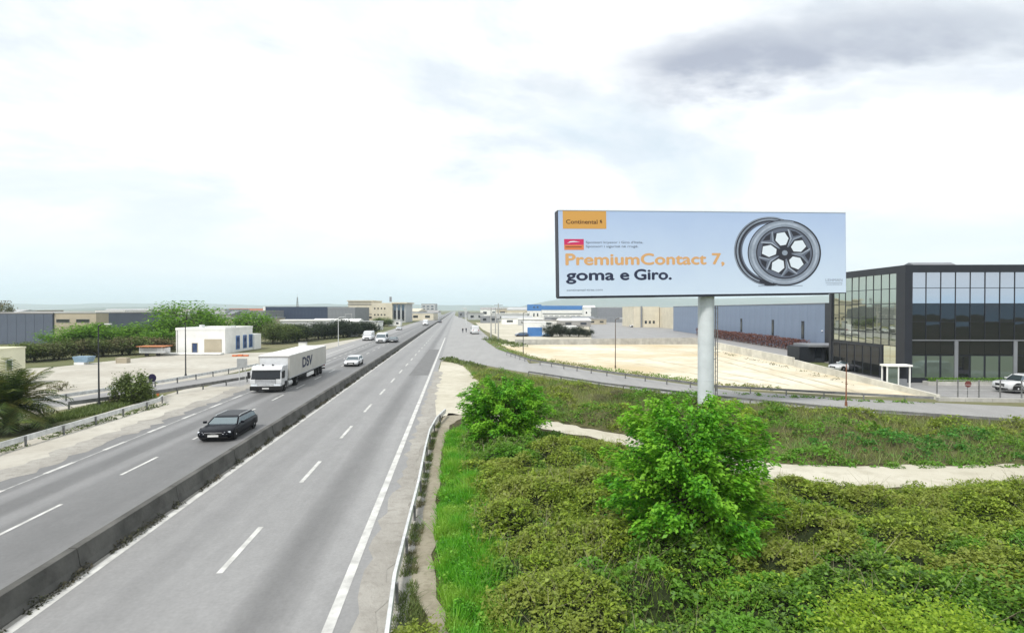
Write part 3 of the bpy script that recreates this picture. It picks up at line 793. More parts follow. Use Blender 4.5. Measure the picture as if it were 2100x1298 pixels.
for u in (4.2, 7.2, 9.8):
    win(wb, 'right', u, 0.5, 1.5, 2.5, M_glassb, M_blue, W=W0, fw=0.1)
MB().bx(-1.5, W0 + 0.4, -2.6, -1.2, 0, 0.35).build("front_step", M_white, wb)
MB().bx(-1.5, W0 + 0.4, -2.62, -1.2, -0.02, 0.1).build("step_base", M_galv_dark, wb)

# --- cream building cut by the picture edge
cb = tag(empty("cream_house", (*(-59.71, 56.01), 0), 0.0), "pale cream house beyond the palm tree", "house")
w_ = -51.89 - -60.14
block(cb, "wall", w_, 4.0, 3.75, M_yel); parapet(cb, w_, 4.0, 3.75, M_yel, up=0.15)
win(cb, 'right', 1.6, 1.5, 0.8, 1.2, W=w_); win(cb, 'front', w_ - 4.4, 1.4, 0.9, 1.2); MB().bx(w_ - 3.2, w_ - 2.1, -0.05, 0.0, 0, 2.1).build("door", M_galv_dark, cb)

# --- slate-blue hall and its beige office, far left
def clad_building(name, label, cat, x, y, w, d, h, m, rz=0.0, npan=0, roof=M_roofg, roof_up=0.25, group=None):
    root = tag(empty(name, (x, y, 0), rz), label, cat, group)
    block(root, "wall", w, d, h, m)
    MB().bx(-0.12, w + 0.12, -0.12, d + 0.12, h, h + roof_up).build("roof", roof, root)
    if npan:
        pm = MB().bx(0, w / npan - 0.06, -0.05, -0.004, 0.1, h - 0.1).mesh("panel"); pm.materials.append(m)
        for i in range(npan): link("panel", pm, root, (i * w / npan + 0.03, 0, 0))
    return root
Y0 = 128
clad_building("warehouse", "slate-blue hall behind the row of brown trees with a beige office attached", "warehouse", -136.24, Y0, -103.5 - -136.24, 40, 7.14 - 0.25, M_blueg, npan=16)
ob = clad_building("office_building", "beige two-storey office joined to the slate-blue hall", "building", -103.43 , Y0 + 0.3, -93.94 - -103.43, 4, 7.25 - 0.25, M_beige, roof=M_lgrey)
for u in (0.5, 5.0):
    win(ob, 'front', u, 4.9, 3.0, 0.75, M_glassd, M_greyb)
# --- warehouses of the middle distance, left of the highway
Y1 = 330
nb = clad_building("warehouse", "long navy warehouse below the lattice mast", "warehouse", -143.05, Y1, -99.14 - -143.05, 60, 9.22, M_navy, npan=22, roof=M_navy)
MB().bx(-1.4, -0.1, -0.3, 50, 0, 9.5).build("end_wall", M_white, nb)
g2 = clad_building("warehouse", "dull blue-grey warehouse with a light roof before the navy one", "warehouse", -151.16, 300, -130.56 - -151.16, 25, 7.03, M_greyb, npan=12)
g3 = clad_building("warehouse", "pale grey warehouse with one large window behind the round green tree", "warehouse", -149.72, 270, -136.27 - -149.72, 25, 7.8, M_lgrey, npan=8)
win(g3, 'front', 7.0, 2.0, 4.0, 3.2, M_glassd)
dk = clad_building("warehouse", "dark glazed shed beside the cream office block", "warehouse", -97.34, 300, -82.92 - -97.34, 30, 8.83, M_greyb, npan=8, roof=M_lgrey)
win(dk, 'front', 9.5, 2.2, 3.2, 3.4, M_glassd)
Y2 = 345
co = tag(empty("office_block", (-99.5, Y2, 0)), "cream three-storey office block with rows of small windows beside the highway", "building")
wA, wB, wC = -84.7 - -99.5, -72.26 - -84.7, -64.56 - -72.26
hC = 13.43
block(co, "wall", wA, 24, hC - 0.6, M_cream); block(co, "wall", wB, 26, hC - 1.6, M_cream, wA, -2)
block(co, "wall", wC, 24, hC - 2.0, M_lgrey, wA + wB, -0.8)
MB().bx(-0.6, wA + 0.4, -0.7, 24.5, hC - 0.6, hC).build("roof", M_cream, co)
MB().bx(-0.4, wA + 0.0, -0.4, 24.3, hC - 2.4, hC - 2.1).build("cornice", M_roofg, co)
MB().bx(-0.4, wA + 0.0, -0.25, 24.3, 5.0, 5.4).build("cornice", M_roofg, co)
MB().bx(wA + wB - 0.4, wA + wB + wC + 1.2, -2.4, 24, hC - 2.0, hC - 1.2).build("roof", M_cream, co)
MB().bx(wA + wB - 2.6, wA + wB - 1.4, 2, 3.2, hC - 0.9, hC + 2.2).build("chimney", M_greyb, co)
for i in range(4):
    for z in (4.2, 8.0):
        o = win(co, 'front', wA + 1.4 + 2.0 * i, z, 0.95, 1.05, M_glassd, M_cream, out=0.05); o.location.y = -2
for i in range(3):
    MB().bx(wA + wB + 0.5 + 2.5 * i, wA + wB + 2.0 + 2.5 * i, -0.86, -0.8, 1.0, hC - 2.6).build("glazing_strip", M_glassd, co)
for i in range(5):
    win(co, 'front', 1.0 + 2.9 * i, 2.4, 1.8, 1.3, M_glassd, M_cream)
tb = clad_building("tower_block", "grey multi-storey block far down the left of the highway", "building", -98.99, 620, -84.09 - -98.99, 20, 13.92, M_lgrey, roof=M_roofg)
for i in range(3):
    for k in range(4):
        win(tb, 'front', 1.2 + 4.6 * i, 2.2 + 2.8 * k, 3.0, 1.4, M_glassd, M_lgrey)
wl_ = clad_building("low_hall", "low white hall with a row of square openings past the beige office", "building", -242.19, 330, -224.91 - -242.19, 20, 7.23, M_white)
for i in range(5):
    win(wl_, 'front', 1.0 + 3.3 * i, 3.6, 2.0, 1.6, M_glassd)

# --- right side, middle distance
Y3 = 166
gb = tag(empty("garage", (3.28, Y3, 0)), "small white garage with a bright blue roller door", "building")
wG = 9.97 - 3.28
block(gb, "wall", wG, 9, 4.24 - 0.3, M_white); parapet(gb, wG, 9, 4.24 - 0.3, M_white, up=0.3)
rdo = MB()
for i in range(9): rdo.bx(1.25, 5.5, -0.07, -0.0, 0.02 + 0.29 * i, 0.28 + 0.29 * i)
rdo.build("roller_door", M_blue, gb)
block(gb, "side_wing", 19.52 - 9.97, 6, 2.9, M_white, wG + 0.02, 2.5)
block(gb, "tank", 1.0, 1.0, 1.0, M_white, -2.0, 0.3)
Y4 = 415
bw = tag(empty("blue_warehouse", (11.4, Y4, 0)), "white warehouse with a bright blue upper band and blue tower end", "warehouse")
wT, wF = 21.37 - 11.4, 52.36 - 21.37
block(bw, "tower_wall", wT, 14, 7.0, M_white); block(bw, "blue_tower", wT + 0.2, 14, 11.54 - 7.0, M_blue, -0.1, -0.1, 7.0)
for i in range(2):
    win(bw, 'front', 4.0 + 2.7 * i, 9.0, 1.2, 1.3, M_glassd, M_blue, out=0.25); win(bw, 'front', 4.0 + 2.7 * i, 2.8, 1.2, 2.6, M_glassd, M_white)
block(bw, "wall", wF, 40, 7.6, M_white, wT + 0.12); block(bw, "blue_band", wF, 40, 10.65 - 7.6, M_blue, wT + 0.14, -0.15, 7.6)
MB().bx(wT + 1, wT + wF - 1, -0.3, -0.02, 4.6, 5.1).build("canopy", M_greyb, bw)
for i in range(7): win(bw, 'front', wT + 2 + 4.0 * i, 0.4, 2.6, 3.2, M_lgrey, M_greyb, name="loading_door")
h1 = clad_building("house", "white house with a low gable beyond the blue-banded warehouse", "house", 50.82, 400, 58.37 - 50.82, 10, 8.83, M_white, roof=M_white)
rf = MB(); rf.xprism([(-0.4, 0), (5, 1.6), (10.4, 0)], -0.3, 8.0); o = rf.build("gable_roof", M_white, h1); o.location = (0, 0, 8.83 + 0.26)
win(h1, 'front', 1.0, 5.0, 1.2, 1.4); win(h1, 'front', 4.6, 5.0, 1.2, 1.4)
Y5 = 350
gy = clad_building("warehouse", "dark grey warehouse with ribbon windows across the wide yard", "warehouse", 52.88, Y5, 75.11 - 52.88, 30, 9.0, M_greyb, npan=14, roof=M_lgrey)
win(gy, 'front', 2.0, 5.0, 3.4, 1.2, M_glassd, M_greyb); win(gy, 'front', 11.0, 5.0, 6.6, 1.2, M_glassd, M_greyb)
for i in range(4): win(gy, 'front', 1.0 + 5.2 * i, 0.3, 3.6, 2.8, M_glassd, M_lgrey, name="loading_door")
Y6 = 250
cr = tag(empty("depot_building", (53.65, Y6, 0)), "cream depot with three square windows adjoining the grey-blue warehouse", "building")
wD = 64.81 - 53.65; wE = 64.51 - 58.33
block(cr, "wall", wD, 26, 8.87, M_cream); parapet(cr, wD, 26, 8.87, M_cream, up=0.25)
block(cr, "projecting_wing", wE, 45, 8.77, M_cream, wD + 0.3, -24)
MB().bx(wD + 0.8, wD + wE, -24.1, -24.0, 5.2, 6.3).build("ribbon_window", M_glassd, cr)
MB().bx(wD + 1.6, wD + wE, -24.1, -24.0, 0.1, 3.6).build("loading_bay", M_glassd, cr)
for i in range(3): win(cr, 'front', 4.7 + 1.75 * i, 1.6, 1.1, 1.4, M_glassd, M_cream)
block(cr, "corner_post", 0.6, 0.6, 9.3, M_greyb, 2.9, -0.7)

# --- long grey-blue warehouse
pA, pB = Vector((55.95, 101.45)), Vector((60.05, 211.26))
dW = pB - pA; LW = dW.length; aW = math.atan2(dW.y, dW.x)
gw = tag(empty("warehouse", (pA.x, pA.y, 0), aW - math.pi), "long grey-blue clad warehouse with narrow slit windows above a red hedge", "warehouse")
# local x runs towards -dW, so the wall spans x in [-LW, 0]; outside is -y
HW = 8.85
MB().bx(-LW, 0, 0, 38, 0, HW).build("wall", M_wareh, gw)
NP = 34
pmw = MB().bx(0, LW / NP - 0.05, -0.07, -0.004, 0.1, HW - 0.12).mesh("panel"); pmw.materials.append(M_wareh)
for i in range(NP): link("panel", pmw, gw, (-LW + i * LW / NP, 0, 0))
MB().bx(-LW - 0.1, 0.1, -0.14, 38.1, HW, HW + 0.16).build("roof_trim", M_greyb, gw)
for fx in (0.075, 0.20, 0.37):
    q = MB().bx(-LW * fx - 0.55, -LW * fx + 0.55, -0.14, -0.072, 2.2, 5.6).build("slit_window", M_char, gw)
    MB().bx(-LW * fx - 0.4, -LW * fx + 0.4, -0.16, -0.141, 2.35, 5.45).build("pane", M_glassd, q)
MB().bx(0.02, 1.6, -0.1, 38, 0, HW + 0.12).build("end_section", M_char, gw)
MB().bx(1.62, 3.4, 0.0, 38, 0, HW - 0.1).build("end_section", M_navy, gw)
hp = MB(); hp.bx(-0.9, -0.6, -0.25, -0.08, 3.9, 4.1); hp.build("wall_lamp", M_edge, gw)

# --- dark entrance block
ea = 42.54
Ye = 84
en = tag(empty("entrance_block", (ea, Ye, 0), math.radians(-2)), "low black flat-roofed entrance block beside the grey-blue warehouse", "building")
wN = 48.45 - ea
block(en, "wall", wN * 0.62, 4, 2.32, M_char); MB().bx(1.2, wN + 0.6, -0.7, 4.6, 2.32, 2.61).build("roof", M_greyb, en)
block(en, "wall", 0.3, 4, 2.32 - 0.01, M_char, wN - 0.3); block(en, "back_wall", wN * 0.38 - 0.32, 0.3, 2.32 - 0.01, M_greyb, wN * 0.62 + 0.01, 3)
MB().bx(2.2, 3.2, -0.05, 0.0, 0.1, 2.2).build("door", M_glassd, en)

# --- glass office building
Yc = 60.6
Xc = 41.98; aG = math.radians(-2.3)
gl = tag(empty("glass_office", (Xc, Yc, 0), aG), "three-storey mirror-glass office with charcoal frame and corner pillar", "building")
LG, WG, HG = 15.4, 30.0, 12.55      # left side length, front width, height
def zz(py): return 12.6 - (py - 543) * 0.052
MB().bx(0.12, WG, 0.12, LG, 0, HG - 0.1).build("core", M_char, gl)
pb = MB(); pb.bx(-0.12, WG, -0.12, 0.5, zz(559), HG); pb.bx(-0.12, 0.5, 0.5, LG, zz(559), HG); pb.build("parapet_band", M_char, gl)
MB().bx(-0.16, 0.62, -0.16, 1.35, 0, zz(559) - 0.002).build("corner_pillar", M_char, gl)
MB().bx(-0.14, 0.3, LG - 0.5, LG + 0.1, 0, zz(559) - 0.003).build("end_pillar", M_char, gl)
zr = [zz(559), zz(591), zz(623)]
px_ = 1.52
def pane_mesh(w, h, m):
    me = MB().bx(0, w, 0, 0.03, 0, h).mesh("pane"); me.materials.append(m); return me
def grid_front(z0, z1, m, n, x0=0.66, pitch=px_, gap=0.035, y=0.06, jit=0.0):
    me = pane_mesh(pitch - gap, z1 - z0 - gap, m)
    for i in range(n):
        o = link("pane", me, gl, (x0 + i * pitch, y, z0 + gap / 2))
        if jit: o.rotation_euler = (rb.uniform(-jit, jit), 0, rb.uniform(-jit, jit))
def grid_left(z0, z1, m, n, y0=1.4, gap=0.035, x=0.06, jit=0.0, y1=LG - 0.55):
    pitch = (y1 - y0) / n
    me = pane_mesh(pitch - gap, z1 - z0 - gap, m)
    for i in range(n):
        o = link("pane", me, gl, (x, y0 + (i + 1) * pitch, z0 + gap / 2)); o.rotation_euler = (rb.uniform(-jit, jit) if jit else 0, 0, -math.pi / 2 + (rb.uniform(-jit, jit) if jit else 0))
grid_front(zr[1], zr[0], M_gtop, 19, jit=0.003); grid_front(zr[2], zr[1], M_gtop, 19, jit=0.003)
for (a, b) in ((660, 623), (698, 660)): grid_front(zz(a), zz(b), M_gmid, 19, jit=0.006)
MB().bx(0.63, WG, -0.03, 0.10, zz(699), zz(698) + 0.05).build("sill_band", M_greyb, gl)
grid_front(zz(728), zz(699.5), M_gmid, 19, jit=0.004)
for i in range(19):
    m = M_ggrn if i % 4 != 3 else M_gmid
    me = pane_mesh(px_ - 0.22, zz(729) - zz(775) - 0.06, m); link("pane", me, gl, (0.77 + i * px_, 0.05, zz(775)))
for i in range(5):
    MB().bx(0.62 + px_ * 4 * i + 4.5, 0.62 + px_ * 4 * i + 4.85, -0.05, 0.12, 0, zz(699.6)).build("column", M_greyb, gl)
n = 9
for (a, b) in ((559, 591), (591, 623), (623, 655), (655, 686)): grid_left(zz(b), zz(a), M_gleft, n, jit=0.004)
grid_left(zz(712), zz(686.5), M_gleft, n, jit=0.004)
grid_left(0.6, zz(712.5), M_gleft, 2, y0=1.4, y1=3.9, jit=0.004)
MB().bx(-0.05, 0.4, 4.0, LG - 0.6, 0, zz(713)).build("entrance_recess", M_char, gl)
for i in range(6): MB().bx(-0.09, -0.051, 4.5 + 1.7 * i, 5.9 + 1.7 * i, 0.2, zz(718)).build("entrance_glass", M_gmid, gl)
mu = MB()
for i in range(20): mu.bx(0.63 + i * px_ - 0.035, 0.63 + i * px_ + 0.018, 0.0, 0.115, zz(699), zr[0] - 0.002)
for z in (zr[1], zr[2], zz(660)): mu.bx(0.64, WG, 0.01, 0.113, z - 0.03, z + 0.03)
for z in (zz(591), zz(623), zz(655), zz(686), zz(712)): mu.bx(0.0, 0.115, 1.36, LG - 0.5, z - 0.03, z + 0.03)
yp = (LG - 0.55 - 1.4) / n
for i in range(n + 1): mu.bx(0.01, 0.113, 1.4 + i * yp - 0.035, 1.4 + i * yp + 0.018, zz(712), zr[0] - 0.003)
mu.build("mullions", M_char, gl)
rh = MB(); rh.xprism([(2, 0), (3.6, 0.62), (6.2, 0)], 2.6, 7.2); o = rh.build("roof_hatch", M_greyb, gl); o.location = (0, 0, HG - 0.08)

# planter strip and hedge in front of it
pl = tag(empty("planter", (Xc + 0.9, Yc - 2.2, 0), aG), "long grey planter with a low green hedge below the glass office", "planter")
MB().bx(0, 28, 0, 0.9, 0, 0.38).build("trough", M_conc_grey, pl)
HEDGE_PARENT = pl
# gate booth
gt = tag(empty("gate_booth", (37.67, 57, 0), math.radians(-3)), "white framed glazed gate booth beside the sloping wall", "booth")
wb_ = 40.02 - 37.67; hb = 2.27
fr = MB()
for x in (0, wb_ * 0.46, wb_ - 0.16): fr.bx(x, x + 0.11, 0, 0.11, 0, hb - 0.18)
for x in (0, wb_ - 0.16): fr.bx(x, x + 0.16, 0.8, 0.96, 0, hb - 0.18)
fr.build("frame", M_white, gt); MB().bx(-0.1, wb_ + 0.1, -0.1, 1.05, hb - 0.18, hb).build("roof", M_white, gt)
MB().bx(0.16, wb_ * 0.46, 0.05, 0.09, 0, hb - 0.185).build("glazed_panel", M_ggrn, gt); MB().bx(0.05, wb_ - 0.05, 0.7, 0.75, 0, hb - 0.185).build("back_panel", M_char, gt)
MB().bx(wb_ * 0.46 + 0.2, wb_ - 0.2, 0.3, 0.7, 0, 0.8).build("counter", M_greyb, gt)
# yard fence
fa, fb = Vector((36.97, 49.3)), Vector((56.99, 47.0)); dF = fb - fa
fe = tag(empty("wire_fence", (fa.x, fa.y, 0), math.atan2(dF.y, dF.x)), "thin post and wire fence around the office yard", "fence")
npst = 13
for i in range(npst):
    MB().bx(i * dF.length / (npst - 1) - 0.04, i * dF.length / (npst - 1) + 0.04, 0, 0.08, 0, 1.75).build("post", M_galv_dark, fe)
for z in (0.4, 0.85, 1.3, 1.68):
    MB().cyl((0, 0.04, z), (dF.length, 0.04, z), 0.012, n=5).build("wire", M_galv, fe)
sg = tag(empty("road_sign", (*(39.55, 49.3), 0)), "round red sign on the wire yard fence", "sign")
MB().cyl((0, -0.06, 0), (0, -0.06, 1.45), 0.03, n=8).build("post", M_galv_dark, sg)
MB().cyl((0, -0.13, 1.35), (0, -0.10, 1.35), 0.28, n=28).build("plate", mat("faded_red", (0.16, 0.05, 0.045), 0.6), sg)

# ================================================================== VEHICLES
def paint(name, c, rough=0.25, metal=0.0, coat=0.6):
    m = bpy.data.materials.new(name); m.use_nodes = True
    b = m.node_tree.nodes['Principled BSDF']
    N, L = m.node_tree.nodes, m.node_tree.links
    tcn = N.new('ShaderNodeTexCoord'); nz = N.new('ShaderNodeTexNoise'); nz.inputs['Scale'].default_value = 1.6; nz.inputs['Detail'].default_value = 6
    L.new(tcn.outputs['Object'], nz.inputs['Vector'])
    rp = N.new('ShaderNodeValToRGB'); rp.color_ramp.elements[0].position = 0.35; rp.color_ramp.elements[1].position = 0.65
    rp.color_ramp.elements[0].color = (*[q * 0.86 for q in c], 1); rp.color_ramp.elements[1].color = (*c, 1)
    L.new(nz.outputs[0], rp.inputs[0]); L.new(rp.outputs[0], b.inputs['Base Color'])
    b.inputs['Roughness'].default_value = rough; b.inputs['Metallic'].default_value = metal; b.inputs['Coat Weight'].default_value = coat; b.inputs['Specular IOR Level'].default_value = 0.5 if coat > 0.2 else 0.09
    return m
P_black = paint("black_car_paint", (0.008, 0.009, 0.013), 0.32, 0.0, 0.0); P_white = paint("white_car_paint", (0.66, 0.67, 0.68)); P_silver = paint("silver_car_paint", (0.50, 0.51, 0.53), metal=0.2)
P_grey = paint("dark_grey_car_paint", (0.05, 0.055, 0.065)); P_blue = paint("blue_car_paint", (0.03, 0.07, 0.16)); P_red = paint("red_plastic", (0.35, 0.02, 0.02))
M_tyre = mat("tyre_rubber", (0.014, 0.014, 0.015), 0.85); M_rim = mat("alloy_rim", (0.62, 0.63, 0.64), 0.4, metal=0.1)
M_lamp = mat("headlamp_glass", (0.72, 0.76, 0.80), 0.12, spec=0.6); M_chrome = mat("chrome_trim", (0.62, 0.63, 0.64), 0.25, metal=0.8)
M_plate = mat("number_plate_white", (0.68, 0.68, 0.66), 0.6); M_cabglass = glass("car_glass", (0.75, 0.85, 0.9), 0.24, (0.02, 0.026, 0.03))
M_scr = glass("windscreen_glass", (0.85, 0.95, 0.97), 0.36, (0.035, 0.05, 0.052))
M_truckscr = glass("truck_windscreen", (0.7, 0.75, 0.8), 0.05, (0.008, 0.009, 0.011))

def wheel(parent, x, y, r, w, rim=M_rim, side=1):
    t = MB(); n = 22
    rings = []
    for (dx, rr) in ((0, 0.86), (0.12, 0.97), (0.3, 1.0), (0.7, 1.0), (0.88, 0.97), (1.0, 0.86)):
        rings.append([(side * (dx - 0.5) * w, rr * r * math.cos(2 * math.pi * i / n), rr * r * math.sin(2 * math.pi * i / n)) for i in range(n)])
    t.loft(rings)
    o = t.build("wheel", M_tyre, parent, loc=(x, y, r), smooth=False)
    d = MB(); xo = side * (w * 0.5 + 0.006)
    d.cyl((xo - side * 0.03, 0, 0), (xo, 0, 0), r * 0.16, n=10)
    for k in range(5):
        a = 2 * math.pi * k / 5
        c, s = math.cos(a), math.sin(a)
        q = [(-0.09, 0.1), (0.09, 0.1), (0.06, 0.66), (-0.06, 0.66)]
        d.add([(xo - side * 0.012, r * (u * -s + v * c), r * (u * c + v * s)) for u, v in q], [(0, 1, 2, 3)])
    for i in range(n):
        a0, a1 = 2 * math.pi * i / n, 2 * math.pi * (i + 1) / n
        d.add([(xo - side * 0.01, r * k * math.cos(a), r * k * math.sin(a)) for a, k in ((a0, 0.60), (a1, 0.60), (a1, 0.72), (a0, 0.72))], [(0, 1, 2, 3)])
    d.cyl((xo - side * 0.03, 0, 0), (xo - side * 0.02, 0, 0), r * 0.66, n=n)
    d.build("rim", rim, o)
    return o

SHAPES = {
 # body stations: (y/L, half-width factor, bottom z/H, top z/H); glasshouse rings: (z/H, y0/L, y1/L, half-width factor)
 'estate': ([(0.0, .74, .24, .46), (.012, .86, .20, .50), (.04, .94, .17, .54), (.10, .99, .15, .59), (.20, 1, .14, .63), (.28, 1, .14, .66), (.60, 1, .14, .68), (.92, 1, .15, .69), (.975, .96, .18, .68), (1.0, .88, .25, .62)],
            [(.62, .255, .975, .91), (.70, .285, .97, .90), (.83, .345, .955, .84), (.93, .395, .93, .78), (.975, .425, .91, .73), (1.0, .47, .87, .62)], (.165, .815)),
 'hatch': ([(0.0, .74, .24, .44), (.012, .86, .20, .48), (.04, .94, .17, .52), (.12, .99, .15, .58), (.24, 1, .14, .63), (.32, 1, .14, .66), (.60, 1, .14, .68), (.90, 1, .15, .70), (.97, .95, .18, .68), (1.0, .86, .27, .60)],
            [(.62, .235, .96, .91), (.70, .27, .955, .90), (.83, .335, .93, .84), (.93, .40, .89, .78), (.975, .43, .86, .73), (1.0, .48, .80, .62)], (.17, .82)),
 'saloon': ([(0.0, .74, .24, .46), (.012, .86, .20, .50), (.04, .94, .17, .54), (.10, .99, .15, .60), (.22, 1, .14, .65), (.28, 1, .14, .67), (.60, 1, .14, .70), (.88, 1, .15, .71), (.975, .96, .18, .68), (1.0, .88, .25, .60)],
            [(.62, .26, .88, .91), (.70, .30, .86, .90), (.83, .36, .81, .84), (.93, .41, .76, .78), (.975, .44, .73, .73), (1.0, .48, .69, .62)], (.165, .80)),
 'van': ([(0.0, .78, .13, .34), (.01, .90, .11, .39), (.03, .96, .10, .43), (.09, 1, .09, .49), (.16, 1, .09, .53), (.22, 1, .09, .54), (.60, 1, .09, .55), (.985, 1, .10, .55), (1.0, .96, .13, .54)],
            [(.52, .14, .995, .97), (.58, .16, .995, .96), (.72, .205, .99, .94), (.86, .26, .985, .91), (.955, .31, .98, .86), (1.0, .36, .95, .74)], (.15, .80)),
 'suv': ([(0.0, .80, .26, .50), (.012, .90, .22, .55), (.04, .97, .20, .59), (.12, 1, .19, .62), (.24, 1, .18, .64), (.30, 1, .18, .65), (.60, 1, .18, .66), (.94, 1, .19, .67), (.98, .98, .22, .66), (1.0, .93, .28, .62)],
            [(.62, .255, .985, .93), (.70, .29, .98, .92), (.83, .345, .97, .88), (.93, .39, .95, .84), (.975, .42, .93, .80), (1.0, .46, .89, .70)], (.17, .80)),
}
def rrect(y0, y1, hw, z, c):
    return [(-hw + c, y0, z), (hw - c, y0, z), (hw, y0 + c, z), (hw, y1 - c, z), (hw - c, y1, z), (-hw + c, y1, z), (-hw, y1 - c, z), (-hw, y0 + c, z)]
def car(name, label, cat, loc, rz, shape, L, W, H, body, group=None, windows=True, detail=2, solid_sides=False, plate=None):
    """local frame: nose at y=0, tail at y=L"""
    root = tag(empty(name, loc, rz), label, cat, group)
    st, gh, ax = SHAPES[shape]; hw = W / 2
    rings = []
    for (f, k, zb, zt) in st:
        w = hw * k
        rings.append([(-w * .86, f * L, zb * H), (w * .86, f * L, zb * H), (w, f * L, (zb + .10) * H), (w * 1.0, f * L, (zt * .62 + zb * .38) * H), (w * .965, f * L, (zt - .045) * H), (w * .86, f * L, zt * H),
                      (0, f * L, (zt + .012) * H), (-w * .86, f * L, zt * H), (-w * .965, f * L, (zt - .045) * H), (-w, f * L, (zt * .62 + zb * .38) * H), (-w, f * L, (zb + .10) * H)])
    MB().loft(rings).build("body", body, root, smooth=True)
    g = [rrect(y0 * L, y1 * L, hw * k, z * H, 0.09 * W) for (z, y0, y1, k) in gh]
    MB().loft(g[:4], cap=False).build("windows", M_cabglass if not solid_sides else body, root, smooth=False)
    MB().loft(g[3:]).build("roof", body, root, smooth=False)
    # windscreen sheet and pillars
    zA, zB = gh[1], gh[3]
    ws = MB(); e = 0.012
    ws.add([(-hw * zA[3] * .90, zA[1] * L - e, zA[0] * H), (hw * zA[3] * .90, zA[1] * L - e, zA[0] * H), (hw * zB[3] * .86, zB[1] * L - e, zB[0] * H), (-hw * zB[3] * .86, zB[1] * L - e, zB[0] * H)], [(0, 1, 2, 3)])
    ws.build("windscreen", M_scr, root)
    for s in (-1, 1):
        p = MB()
        p.cyl((s * hw * zA[3] * .945, zA[1] * L + 0.05, zA[0] * H), (s * hw * zB[3] * .93, zB[1] * L + 0.05, zB[0] * H), 0.045, n=6)
        ym = (gh[3][1] + gh[3][2]) / 2 * L
        if not solid_sides:
            for yq in (ym, gh[3][2] * L - 0.30, gh[3][2] * L - 0.05):
                p.bx(min(s * hw * zB[3], s * hw * zB[3] * 1.02), max(s * hw * zB[3], s * hw * zB[3] * 1.02), yq - 0.04, yq + 0.04, 0.72 * H, zB[0] * H)
        p.build("pillar", body, root)
        if solid_sides:
            MB().add([(s * hw * (gh[1][3] + .004), (gh[1][1] + .05) * L, gh[1][0] * H + .03), (s * hw * (gh[1][3] + .004), (gh[1][1] + .17) * L, gh[1][0] * H + .03), (s * hw * (gh[2][3] + .012), (gh[1][1] + .17) * L, gh[2][0] * H), (s * hw * (gh[2][3] + .012), (gh[2][1] + .03) * L, gh[2][0] * H)], [(0, 1, 2, 3)]).build("side_window", M_cabglass, root)
        r = 0.27 * H if shape != 'van' else 0.155 * H
        r = max(r, 0.26)
        for f in ax:
            wheel(root, s * (hw - 0.085), f * L, r, 0.20, side=s)
            if detail > 1:
                a = MB(); n = 14
                for i in range(n):
                    t0, t1 = math.pi * i / n, math.pi * (i + 1) / n
                    a.add([(s * (hw * 1.004 + 0.004), f * L + q * math.cos(t), r + q * math.sin(t)) for t, q in ((t0, r * 1.0), (t1, r * 1.0), (t1, r * 1.16), (t0, r * 1.16))], [(0, 1, 2, 3)])
                a.build("wheel_arch", M_black, root)
        # lamps follow the curve of the nose
        zl = st[1][3] - .06
        MB().add([(s * hw * .50, -0.006, (zl - .045) * H), (s * hw * .76, 0.008, (zl - .05) * H), (s * hw * .935, 0.034 * L, (zl + .02) * H), (s * hw * .90, 0.032 * L, (zl + .085) * H), (s * hw * .60, 0.006 * L - .01, (zl + .045) * H)], [(0, 1, 2, 3, 4)]).build("headlight", M_lamp, root)
        MB().bx(min(s * hw * .62, s * hw * .88), max(s * hw * .62, s * hw * .88), L - .02, L + .008, (st[-1][3] - .14) * H, (st[-1][3] - .02) * H).build("tail_light", P_red, root)
        mz = gh[1][0] * H
        MB().loft([rrect(zA[1] * L + .12, zA[1] * L + .28, .10, mz + q, .03) for q in (0.0, .07, .13)]).build("mirror", body, root, loc=(s * (hw + .09), 0, 0))
    if detail > 0:
        MB().bx(-hw * .46, hw * .46, -0.02, 0.03, (st[0][3] - .15) * H, (st[0][3] - .01) * H).build("grille", M_black, root)
        MB().bx(-hw * .5, hw * .5, -0.025, 0.03, (st[0][3] - .005) * H, (st[0][3] + .012) * H).build("grille_trim", M_chrome, root)
        MB().bx(-0.30, 0.30, -0.045, 0.0, (st[0][2] + .03) * H, (st[0][2] + .03) * H + .11).build("number_plate", plate or M_plate, root)
        MB().bx(-hw * .78, hw * .78, -0.012, 0.06, st[0][2] * H * .9, (st[0][2] + .02) * H).build("bumper_lip", M_black, root)
        MB().bx(-hw * .93, hw * .93, 0.10 * L, 0.93 * L, 0.07, st[3][2] * H + .02).build("underbody_occluder", M_black, root)  # black underside, lowered towards the ground to deepen the shade beneath
    return root

def on_road(s, t, back=False):
    return rd(s, t, 0.024)
c1 = car("estate_car", "black estate car with silver roof rails driving beside the median", "car", on_road(*(34.75, -14.2)), TH, 'estate', 4.75, 2.02, 1.20, P_black)
for s in (-1, 1):
    MB().tube([(s * .70, 2.05, 1.16), (s * .71, 2.3, 1.225), (s * .71, 4.0, 1.215), (s * .70, 4.2, 1.15)], [.022] * 4, 6).build("roof_rail", M_chrome, c1)
for k in range(4):
    t = MB(); n = 18
    for i in range(n):
        a0, a1 = 2 * math.pi * i / n, 2 * math.pi * (i + 1) / n
        t.add([(-.135 + .09 * k + q * math.cos(a), -0.026, .46 + q * math.sin(a)) for a, q in ((a0, .045), (a1, .045), (a1, .058), (a0, .058))], [(0, 1, 2, 3)])
    t.build("badge_ring", M_chrome, c1)
car("small_car", "white hatchback following the black estate beside the median", "car", on_road(*(79.02, -14.34)), TH, 'hatch', 4.7, 2.0, 1.32, P_white)
car("panel_van", "white panel van with dark bumper on the outer lane behind the truck", "van", on_road(*(144.77, -22.33)), TH, 'van', 6.2, 2.35, 2.35, P_white, solid_sides=True)
